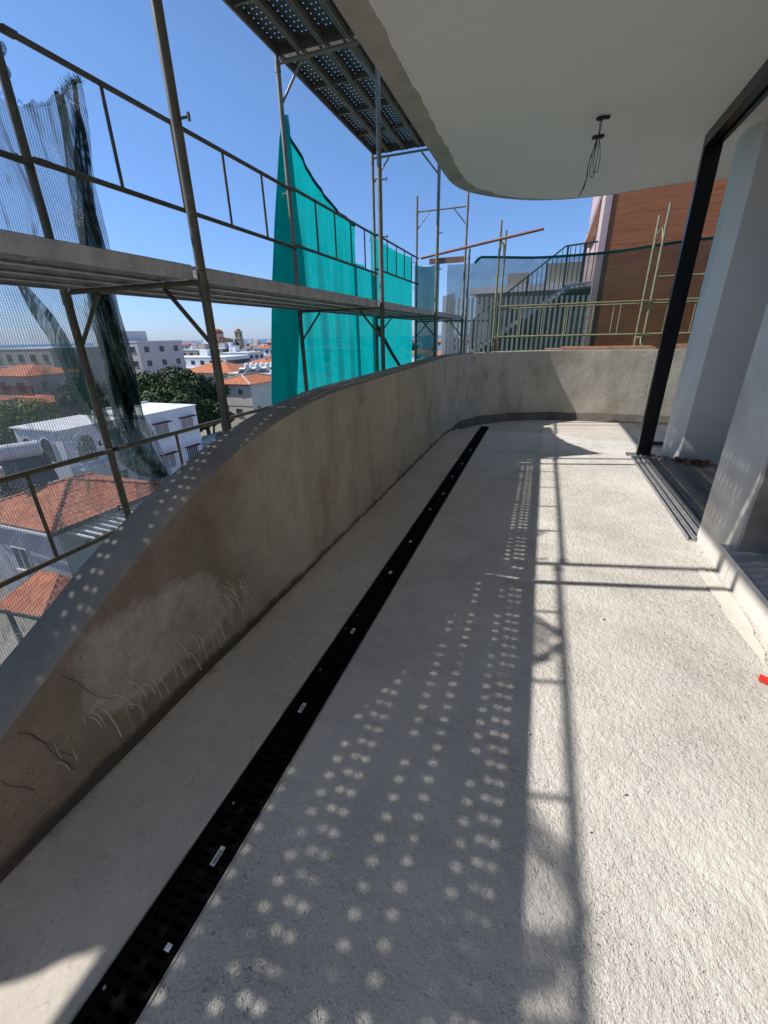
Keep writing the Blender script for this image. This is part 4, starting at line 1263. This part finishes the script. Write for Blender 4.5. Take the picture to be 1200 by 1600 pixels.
# --- white house with arches
h6 = thing('arched_white_house', (-38, 25.5, GZ), 'white two storey house with arched balcony openings and a flat white roof', 'house')
MB().box(-41, -35.5, 22.4, 28.2, GZ, -5.02).build('wall', MT['white'], h6)
MB().box(-41.2, -35.3, 22.2, 28.28, -5.015, -4.9).build('roof', MT['roofflat'], h6)
def arch(t, face, a, z, w, h, x):
    pts = [(a - w / 2, z), (a + w / 2, z)] + [(a + w / 2 * math.cos(q), z + h - w / 2 + w / 2 * math.sin(q)) for q in [math.pi * k / 14 for k in range(15)]]
    m = MB(); n = len(pts)
    if face == '+x': vs = [(x + .01, p, q) for p, q in pts]
    else: vs = [(p, x - .01, q) for p, q in pts]
    m.add(vs, [tuple(range(n))])
    o = m.build('arch_opening', MT['glass'], t)
    f = MB()
    for (p, q), (p2, q2) in zip(pts[1:], pts[2:]):
        if face == '+x': f.beam((x + .03, p, q), (x + .03, p2, q2), .12, .12)
        else: f.beam((p, x - .03, q), (p2, x - .03, q2), .12, .12)
    f.build('arch_trim', MT['white'], o)
arch(h6, '-y', -39.7, -7.6, 1.3, 1.9, 22.4)
arch(h6, '-y', -37.4, -7.6, 1.5, 2.0, 22.4)
arch(h6, '+x', 24.2, -7.9, 1.6, 2.3, -35.5)
window(h6, '+x', (27.0, -7.6), 1.1, 1.9, None, -35.5, 'white')
MB().box(-35.49, -34.2, 22.6, 28.1, -8.25, -8.05).build('balcony_slab', MT['white'], h6)
window(h6, '+x', (24.2, -11.2), 1.3, 1.7, None, -35.5, 'white')
window(h6, '+x', (26.6, -11.2), 1.3, 1.7, None, -35.5, 'white')
# --- white house with red awnings
h1 = thing('white_house', (-36, 31.5, GZ), 'white two storey house with small dark red awnings over its windows', 'house')
MB().box(-39.5, -33.0, 28.4, 34.6, GZ, -4.75).build('wall', MT['white'], h1)
MB().box(-39.6, -32.93, 28.32, 34.68, -4.745, -4.62).box(-39.6, -39.4, 28.33, 34.67, -4.615, -4.45).build('roof', MT['roofflat'], h1)
for y in (29.9, 33.1):
    window(h1, '+x', (y, -7.0), 1.55, 1.25, None, -33.0, 'white', 0, .06, 'brownframe', curtain=True)
window(h1, '+x', (33.1, -9.9), 1.5, 1.2, None, -33.0, 'white', 5, .06, 'brownframe')
window(h1, '+x', (29.9, -9.9), 1.5, 1.2, None, -33.0, 'white', 0, .06, 'brownframe', curtain=True)
MB().box(-32.995, -32.86, 28.4, 34.6, -8.1, -7.98).build('ledge', MT['white'], h1)
tt = tag(MB().box(-36, -27.5, 35.6, 41, GZ, -9.0).box(-36.1, -27.4, 35.5, 41.1, -8.99, -8.85).build('flat_garage', MT['roofflat']), 'low white flat roof beside the house with red awnings', 'outbuilding')

# --- beige house with orange hip roof
h2 = thing('beige_house', (-41.5, 55.5, GZ), 'beige house with an orange hip roof near the teal net', 'house')
MB().box(-45, -38.6, 51.6, 60, GZ, -4.6).build('wall', MT['sand'], h2)
MB().box(-45.05, -38.55, 51.55, 60.05, -7.55, -4.61).build('upper_wall', MT['sand'], h2)
rf = MB()
e1, e2, e3, e4 = (-38.1, 51.1, -4.55), (-38.1, 60.4, -4.55), (-45.5, 60.4, -4.55), (-45.5, 51.1, -4.55)
ra, rb = (-41.8, 54.2, -3.55), (-41.8, 57.4, -3.55)
tile_roof(rf, (e4, e1), (ra, ra)); tile_roof(rf, (e1, e2), (ra, rb)); tile_roof(rf, (e2, e3), (rb, rb)); tile_roof(rf, (e3, e4), (rb, ra))
ro = rf.build('roof', MT['tiles'], h2)
rc = MB()
for a, b in ((e1, ra), (e2, rb), (e3, rb), (e4, ra), (ra, rb)):
    rc.tube(Vector(a) + Vector((0, 0, .08)), Vector(b) + Vector((0, 0, .08)), .12, 8)
rc.build('ridge_tiles', MT['cream'], ro)
window(h2, '-y', (-40.4, -5.9), .55, .6, None, 51.55, 'beige'); window(h2, '-y', (-41.2, -8.9), .9, .9, None, 51.6, 'beige')
window(h2, '+x', (53.0, -8.7), .7, .9, None, -38.6, 'beige'); window(h2, '+x', (57.8, -6.2), .8, 1.2, None, -38.55, 'beige')
# --- generic building
def building(name, label, az, d, w, dp, z1, wall='white', roof='flat', rot=None, wins=3, floors=2, group=None, rh=1.0, extra=None):
    x, y, _ = P(az, d)
    r = gz(math.hypot(x, y))
    t = thing(name, (x, y, r), label, 'building' if 'building' in name or 'block' in name else 'house', group)
    MB().box(x - w / 2, x + w / 2, y - dp / 2, y + dp / 2, r, z1).build('wall', MT[wall], t)
    if roof == 'flat':
        b = MB().box(x - w / 2 - .1, x + w / 2 + .1, y - dp / 2 - .1, y + dp / 2 + .1, z1 + .003, z1 + .25)
        b.build('roof', MT['roofflat'], t)
    else:
        b = MB(); o = .4
        ridge = max(0, (max(w, dp) - min(w, dp)) / 2)
        if w >= dp: ra, rb = (x - ridge, y, z1 + rh), (x + ridge, y, z1 + rh)
        else: ra, rb = (x, y - ridge, z1 + rh), (x, y + ridge, z1 + rh)
        q = [(x - w / 2 - o, y - dp / 2 - o, z1), (x + w / 2 + o, y - dp / 2 - o, z1), (x + w / 2 + o, y + dp / 2 + o, z1), (x - w / 2 - o, y + dp / 2 + o, z1)]
        vs = q + [ra, rb]
        if w >= dp: fs = [(0, 1, 5, 4), (1, 2, 5), (2, 3, 4, 5), (3, 0, 4)]
        else: fs = [(0, 1, 4), (1, 2, 5, 4), (2, 3, 5), (3, 0, 4, 5)]
        b.add(vs, fs + [(3, 2, 1, 0)])
        b.build('roof', MT['tiles'], t)
    for f in range(floors):
        z = z1 - 2.1 - 3.0 * f
        for k in range(wins):
            if d < 160:
                window(t, '-y', (x - w / 2 + w * (k + .5) / wins, z), w / wins * .38, 1.2, None, y - dp / 2, wall)
                if k < max(1, int(wins * dp / w)):
                    window(t, '+x', (y - dp / 2 + dp * (k + .5) / max(1, int(wins * dp / w)), z), dp / wins * .3, 1.2, None, x + w / 2, wall)
            else:
                ww = w / wins * .42
                q = x - w / 2 + w * (k + .5) / wins
                MB().box(q - ww / 2, q + ww / 2, y - dp / 2 - .03, y - dp / 2 - .005, z, z + 1.3).box(x + w / 2 + .005, x + w / 2 + .03, y - dp / 2 + dp * (k + .3) / wins, y - dp / 2 + dp * (k + .3) / wins + ww, z, z + 1.3).build('window', MT['glass'], t)
    if roof == 'flat' and d > 125 and 'wins' and random.random() < .75:
        m = MB(); qx, qy = x + random.uniform(-.3, .3) * w, y - dp * .25
        m.tube((qx, qy, z1 + .26), (qx, qy, z1 + 1.5), .5, 10)
        m.build('roof_tank', MT['tank'], t)
        m = MB(); qx = x + random.uniform(-.3, .3) * w
        m.box(qx - 1.6, qx + 1.6, y, y + 2.6, z1 + .26, z1 + 2.3); m.build('stair_head', MT[wall], t)
    elif d > 125 and random.random() < .5:
        m = MB(); qx = x + random.uniform(-.2, .2) * w
        m.box(qx - .3, qx + .3, y - dp * .3, y - dp * .3 + .6, z1 + .2, z1 + rh + .5); m.build('chimney', MT[wall], t)
    if d < 400 and random.random() < .6:
        m = MB(); m.box(x - w * .35, x + w * .2, y - dp / 2 - 1.3, y - dp / 2 - .003, z1 - 3.1, z1 - 2.95)
        for q in range(14): m.box(x - w * .35 + q * w * .55 / 14, x - w * .35 + q * w * .55 / 14 + .08, y - dp / 2 - 1.29, y - dp / 2 - 1.24, z1 - 2.949, z1 - 2.1)
        m.build('balcony', MT[wall], t)
    return t
random.seed(55)
b3 = building('tiled_house', 'wide orange-roofed house behind the dark trees', -40.0, 108, 14, 11, -5.2, 'cream', 'hip', wins=4, rh=1.9)
b4 = building('apartment_building', 'tall pinkish white apartment building with a roof penthouse', -47.6, 122, 10, 13, 1.2, 'pinkwhite', 'flat', wins=3, floors=3)
x, y, _ = P(-48.7, 122)
MB().box(x - 3.5, x + 1.5, y - 4, y + 3, 1.46, 3.6).build('penthouse', MT['pinkwhite'], b4)
MB().box(x - 4, x - 1, y - 9.2, y - 6.6, -.9, -.75).box(x - 4, x - 1, y - 9.2, y - 6.6, -3.9, -3.75).build('balcony', MT['white'], b4)
b5 = building('apartment_block', 'long beige flat-roofed block behind the shade net on the left', -56.2, 112, 17, 12, .45, 'beige', 'flat', wins=5, floors=3)
b5b = building('apartment_block', 'lower beige block right of the long one, behind the shade net', -51.6, 130, 9, 12, .1, 'cream', 'flat', wins=3, floors=3)
b8 = building('flat_roofed_building', 'flat-roofed building carrying a row of white water tanks', -35.0, 92, 10, 9, -4.9, 'cream', 'flat', wins=3)
bw = building('long_white_building', 'long low white building behind the big trees', -42.5, 165, 34, 12, -4.0, 'white', 'flat', wins=9, floors=1)
bl1 = building('tiled_house', 'house with a wide orange roof and brown balcony rail behind the net', -58.5, 84, 11, 8, -2.6, 'cream', 'hip', wins=3, floors=1, rh=1.2)
x, y, _ = P(-58.8, 77)
bl2 = building('tiled_house', 'lower cream house with an orange lean-to roof behind the net', -58.6, 75, 9, 6, -5.6, 'beige', 'hip', wins=3, floors=1, rh=.7)
rlb = MB()
for k in range(30): rlb.box(x - 4.5 + k * .31, x - 4.4 + k * .31, y - 2.7, y - 2.62, -4.8, -3.7)
rlb.box(x - 4.6, x + 4.8, y - 2.72, y - 2.6, -3.7, -3.6)
rlb.build('balcony_rail', MT['brownframe'], bl1)
bl3 = building('tiled_house', 'low pink-grey house with tiled roof at the far left edge', -64.5, 66, 8, 7, -4.2, 'lilac', 'hip', wins=2, floors=1, rh=1.0)
ORD = ['first', 'second', 'third', 'fourth', 'fifth', 'sixth']
for k in range(6):
    az = -36.9 + k * .62
    x, y, _ = P(az, 89 + (k % 2) * 1.5)
    t = thing('roof_water_tank', (x, y, -4.6), f'white water tank, {ORD[k]} from the left on the roof beside the teal net', 'water tank', 'water tanks on the flat roof')
    MB().tube((x, y, -4.4), (x, y, -3.1), .48, 14).tube((x, y, -3.1), (x, y, -2.9), .48, 14, .2).build('tank', MT['tank'], t)
    MB().tube((x - .9, y - 1.0, -3.9), (x + .4, y - 1.0, -3.9), .28, 12).build('heater_tank', MT['tank'], t)
    MB().obox((x, y - 1.7, -4.2), (.55, 0, 0), (0, .6, .35), (0, -.02, .04)).build('solar_panel', MT['panel'], t)
# fence behind the arched house
fm = MB()
x0, y0, _ = P(-60, 56); x1, y1, _ = P(-51, 60)
n = 60
for k in range(n):
    q = Vector((lerp(x0, x1, k / n), lerp(y0, y1, k / n), 0))
    fm.box(q.x, q.x + .12, q.y, q.y + .05, GZ + 3.3, -6.9)
fm.beam((x0, y0, -7), (x1, y1, -7), .06, .1).beam((x0, y0, -10), (x1, y1, -10), .3, 2.8)
tag(fm.build('dark_fence', MT['brownframe']), 'dark brown slatted fence behind the arched white house', 'fence')

# --- church
ch = thing('church', P(-39.6, 400, GZ), 'domed church with red roof and pale walls in the distance', 'church')
x, y, _ = P(-39.6, 400)
MB().box(x - 9, x + 11, y - 10, y + 10, GZ, -2.5).box(x - 7, x + 8, y - 7, y + 7, -2.49, 1.2).build('walls', MT['stone'], ch)
dm = MB()
dm.tube((x - 2, y, 1.2), (x - 2, y, 5.5), 5.4, 20)
dm.build('drum', MT['pinkwhite'], ch)
dd = MB()
dd.grid(lambda u, v: (x - 2 + 5.8 * math.cos(6.2832 * u) * math.cos(1.5708 * v), y + 5.8 * math.sin(6.2832 * u) * math.cos(1.5708 * v), 5.5 + 4.0 * math.sin(1.5708 * v)), 24, 8)
dd.build('dome', MT['tiles'], ch)
d2 = MB()
for (cx, cy, r_) in ((x + 6, y - 5, 3.0), (x - 7, y - 5, 2.6)):
    d2.tube((cx, cy, 1.1), (cx, cy, 2.2), r_, 14)
d2.add([(x - 8, y - 8, 1.25), (x + 10, y - 8, 1.25), (x + 10, y + 8, 1.25), (x - 8, y + 8, 1.25), (x + 1, y, 3.2)], [(0, 1, 4), (1, 2, 4), (2, 3, 4), (3, 0, 4)])
d2.build('lower_roof', MT['tiles'], ch)
for k in range(6):
    MB().box(x - 8 + k * 3, x - 6.8 + k * 3, y - 10.1, y - 10.01, -7, -4).box(x - 6.2 + k * 2.4, x - 5.4 + k * 2.4, y - 7.1, y - 7.01, -1.4, .2).build('window', MT['glass'], ch)
bt = thing('bell_tower', P(-37.35, 400, GZ), 'sandstone bell tower right of the domed church', 'tower')
x, y, _ = P(-37.35, 400)
MB().box(x - 2.6, x + 2.6, y - 2.6, y + 2.6, GZ, 1.0).build('shaft', MT['stone'], bt)
MB().box(x - 2.9, x + 2.9, y - 2.9, y + 2.9, 1.01, 1.5).box(x - 2.2, x + 2.2, y - 2.2, y + 2.2, 1.51, 6.8).box(x - 2.6, x + 2.6, y - 2.6, y + 2.6, 6.81, 7.3).build('belfry', MT['stone'], bt)
MB().box(x - .8, x + .8, y - 2.25, y - 2.21, 2.5, 6).box(x + 2.21, x + 2.25, y - .8, y + .8, 2.5, 6).box(x - .8, x + .8, y - 2.66, y - 2.61, -5, -1).build('opening', MT['glass'], bt)
MB().grid(lambda u, v: (x + 2.2 * math.cos(6.2832 * u) * math.cos(1.5708 * v), y + 2.2 * math.sin(6.2832 * u) * math.cos(1.5708 * v), 7.3 + 2.0 * math.sin(1.5708 * v)), 16, 6).build('dome', MT['tiles'], bt)

# --- the rest of the town
random.seed(77)
cols_ = ['white', 'cream', 'pinkwhite', 'beige', 'white', 'lilac']
words = {'white': 'white', 'cream': 'cream', 'pinkwhite': 'pinkish white', 'beige': 'beige', 'lilac': 'pale grey'}
taken = []; reg = {}
cnt = 0
for k in range(1400):
    if cnt >= 215: break
    az = random.uniform(-66, -5) if cnt < 100 else random.uniform(-50, -32)
    d = 130 + 560 * random.random() ** 1.1 if cnt < 100 else random.uniform(180, 640)
    if d < 190 and -53 < az < -36: continue
    x, y, _ = P(az, d)
    w = random.uniform(7, 15)
    if any(abs(x - a) < (w + c) * .62 and abs(y - b) < (w + c) * .62 for a, b, c in taken): continue
    if abs(az + 39) < 3.2 and 350 < d < 430: continue
    top = gz(d) + random.choice([4, 6.5, 7, 7, 8.2, 9.5]) * (1.0 if d < 300 else 1.1)
    wl = random.choice(cols_)
    taken.append((x, y, w))
    hip = random.random() < .42
    side = 'left of the nearest posts' if az < -52 else ('toward the church' if az < -36 else 'toward the slat fence')
    reg.setdefault((wl, hip), []).append((az, None))
    tb = building('town_house', f"distant {words[wl]} house with {'an orange tiled' if hip else 'a flat pale'} roof among the town {side}", az, d, w, w * random.uniform(.7, 1.0), top, wl, 'hip' if hip else 'flat', wins=2 if d > 300 else 3, floors=1 if d > 250 else 2,
             group=f"distant {words[wl]} houses with {'orange' if hip else 'flat'} roofs {side}", rh=random.uniform(1.0, 1.9))
    reg[(wl, hip)][-1] = (az, tb)
    cnt += 1
NTH = 'first second third fourth fifth sixth seventh eighth ninth tenth eleventh twelfth thirteenth fourteenth fifteenth sixteenth seventeenth eighteenth nineteenth twentieth'.split()
def nth(k): return NTH[k] if k < 20 else ('twenty-' + NTH[k - 20] if k < 29 else f'{k + 1}th')
for (wl, hip), lst in reg.items():
    lst.sort(key=lambda q: q[0])
    for k, (az, o) in enumerate(lst):
        o['label'] = f"{nth(k)} from the left of the distant {words[wl]} houses with {'orange tiled' if hip else 'flat'} roofs"
        o['group'] = f"distant {words[wl]} houses with {'orange' if hip else 'flat'} roofs"

# --- trees
def leaf_blob(mb, c, rx, ry, rz, n, s, rng):
    for _ in range(n):
        while True:
            q = Vector((rng.uniform(-1, 1), rng.uniform(-1, 1), rng.uniform(-1, 1)))
            if .05 < q.length < 1: break
        rad = q.length ** .35
        q = q.normalized() * rad * rng.uniform(.82, 1.08)
        p = Vector((c[0] + q.x * rx, c[1] + q.y * ry, c[2] + q.z * rz))
        nrm = (q + Vector((rng.uniform(-.8, .8), rng.uniform(-.8, .8), rng.uniform(-.3, 1.0)))).normalized()
        a = nrm.cross(Vector((rng.uniform(-1, 1), rng.uniform(-1, 1), rng.uniform(-1, 1)))).normalized()
        b = nrm.cross(a)
        L = s * rng.uniform(.6, 1.3)
        mb.add([p - a * L, p + b * L * .6, p + a * L, p - b * L * .6], [(0, 1, 2, 3)])
def tree(name, x, y, z0, h, r, label, m='leaf1', n=5000, leaf=.24, seed=1, lobes=14, squash=.8, group=None):
    rng = random.Random(seed)
    t = thing(name, (x, y, z0), label, 'tree', group)
    cz = z0 + h - r * squash
    tk = MB()
    pts = [(x, y, z0), (x + rng.uniform(-.2, .2), y, z0 + h * .25), (x + rng.uniform(-.4, .4), y + rng.uniform(-.3, .3), z0 + h * .5)]
    tk.tube(pts[0], pts[1], r * .09, 10, r * .07); tk.tube(pts[1], pts[2], r * .07, 10, r * .05)
    cr = MB()
    for k in range(lobes):
        a = rng.uniform(0, 6.283); e = rng.uniform(-.5, 1)
        rad = r * rng.uniform(.45, .78) * (1 - .35 * max(0, e))
        c = (x + rad * math.cos(a), y + rad * math.sin(a), cz + e * r * squash * .62)
        lr = r * rng.uniform(.26, .46)
        tk.tube(pts[2], c, r * .03, 6, r * .01)
        leaf_blob(cr, c, lr, lr, lr * rng.uniform(.6, .85), n // lobes, leaf, rng)
    leaf_blob(cr, (x, y, cz), r * .6, r * .6, r * .5 * squash, n // 5, leaf, rng)
    tk.build('trunk', MT['trunk'], t)
    cr.build('crown', MT[m], t)
    return t
tr_ = []
for k, (az, d, top, r, lab) in enumerate([
        (-48.6, 66, -1.5, 4.2, 'dark broadleaf tree, left end of the big tree group behind the white houses'),
        (-46.4, 60, -1.0, 4.6, 'dense dark tree in the middle left of the big tree group'),
        (-44.3, 63, -.75, 4.4, 'tallest dark tree at the centre of the big tree group'),
        (-42.6, 61, -2.3, 3.5, 'dark tree in the right half of the big tree group'),
        (-42.1, 55, -4.6, 2.4, 'lower dark tree at the right end of the big tree group'),
        (-45.3, 52, -3.6, 3.2, 'rounded dark tree in front of the big tree group')]):
    x, y, _ = P(az, d)
    tree('broadleaf_tree', x, y, GZ, top - GZ, r, lab, 'leaf1' if k != 1 else 'leaf3', 9000, .20, 10 + k, 20, .95, 'dark trees behind the white houses')
x, y, _ = P(-42.2, 50); tree('garden_bush', x, y, GZ, 3.9, 1.9, 'small dark bush between the white house and the beige house', 'leaf3', 2500, .14, 30, 8)
x, y, _ = P(-39.4, 205); tree('broadleaf_tree', x, y, GZ, 11.2, 9, 'wide dark tree in front of the distant church', 'leafd', 3500, .5, 31, 14)
x, y, _ = P(-37.4, 215); tree('broadleaf_tree', x, y, GZ, 8.8, 7, 'lower dark tree under the bell tower', 'leafd', 2500, .5, 32, 12)
x, y, _ = P(-36.2, 105); tree('garden_tree', x, y, GZ, 7.6, 3.0, 'bright green garden tree behind the beige house roof', 'leaf2', 2500, .2, 33, 9)
x, y, _ = P(-38.3, 84); tree('garden_tree', x, y, GZ, 7.2, 2.6, 'small light green tree between the two orange roofs', 'leaf3', 2500, .18, 34, 9)
x, y, _ = P(-60.6, 55); tree('hedge_tree', x, y, GZ, 9.0, 3.6, 'yellow-green bushy tree at the left edge behind the net', 'leaf2', 7000, .16, 35, 16, 1.0)
x, y, _ = P(-62.6, 50); tree('hedge_tree', x, y, GZ, 8.0, 3.6, 'dark hedge-like tree at the far left edge', 'leaf3', 6000, .16, 36, 16, 1.0)
x, y, _ = P(-64.4, 40); tree('hedge_tree', x, y, GZ, 5.6, 3.2, 'dark tree below the yellow-green one at the left', 'leaf1', 6000, .16, 37, 16, 1.0)
x, y, _ = P(-54.6, 68); tree('broadleaf_tree', x, y, GZ, 10.2, 3.6, 'green tree behind the shade net, left of the first post', 'leaf3', 6000, .2, 38, 14, 1.0)
x, y, _ = P(-52.4, 63); tree('broadleaf_tree', x, y, GZ, 8.2, 2.8, 'smaller tree behind the shade net near the first post', 'leaf1', 5000, .2, 39, 12, 1.0)
x, y, _ = P(-50.7, 70); tree('broadleaf_tree', x, y, GZ, 9.6, 3.4, 'dark tree seen behind the black net folds', 'leaf3', 5000, .2, 41, 14, 1.0)
x, y, _ = P(-62.5, 130); tree('broadleaf_tree', x, y, GZ, 13.0, 5, 'dark distant tree left of the long beige block', 'leafd', 3000, .35, 40, 12)
proto = tree('town_tree', *P(-35, 260, GZ)[:2], GZ, 8.5, 5, 'dark round tree among the distant houses nearest the teal net', 'leafd', 1400, .55, 50, 9, group='trees among the distant houses')
random.seed(8)
azs = sorted([random.uniform(-64, -6) for _ in range(50)] + [random.uniform(-50, -34) for _ in range(90)])
for k, az in enumerate(azs):
    _ = az; d = random.uniform(170, 600)
    if d < 200 and -50 < az < -36: d += 120
    o = copy_tree(proto)
    o['label'] = f'dark round tree among the distant houses, {nth(k)} such tree counting from the left'
    o.location = P(az, d, gz(d))
    s = random.uniform(.6, 1.15); o.scale = (s, s, s * random.uniform(.8, 1.1)); o.rotation_euler = (0, 0, random.uniform(0, 6.28))
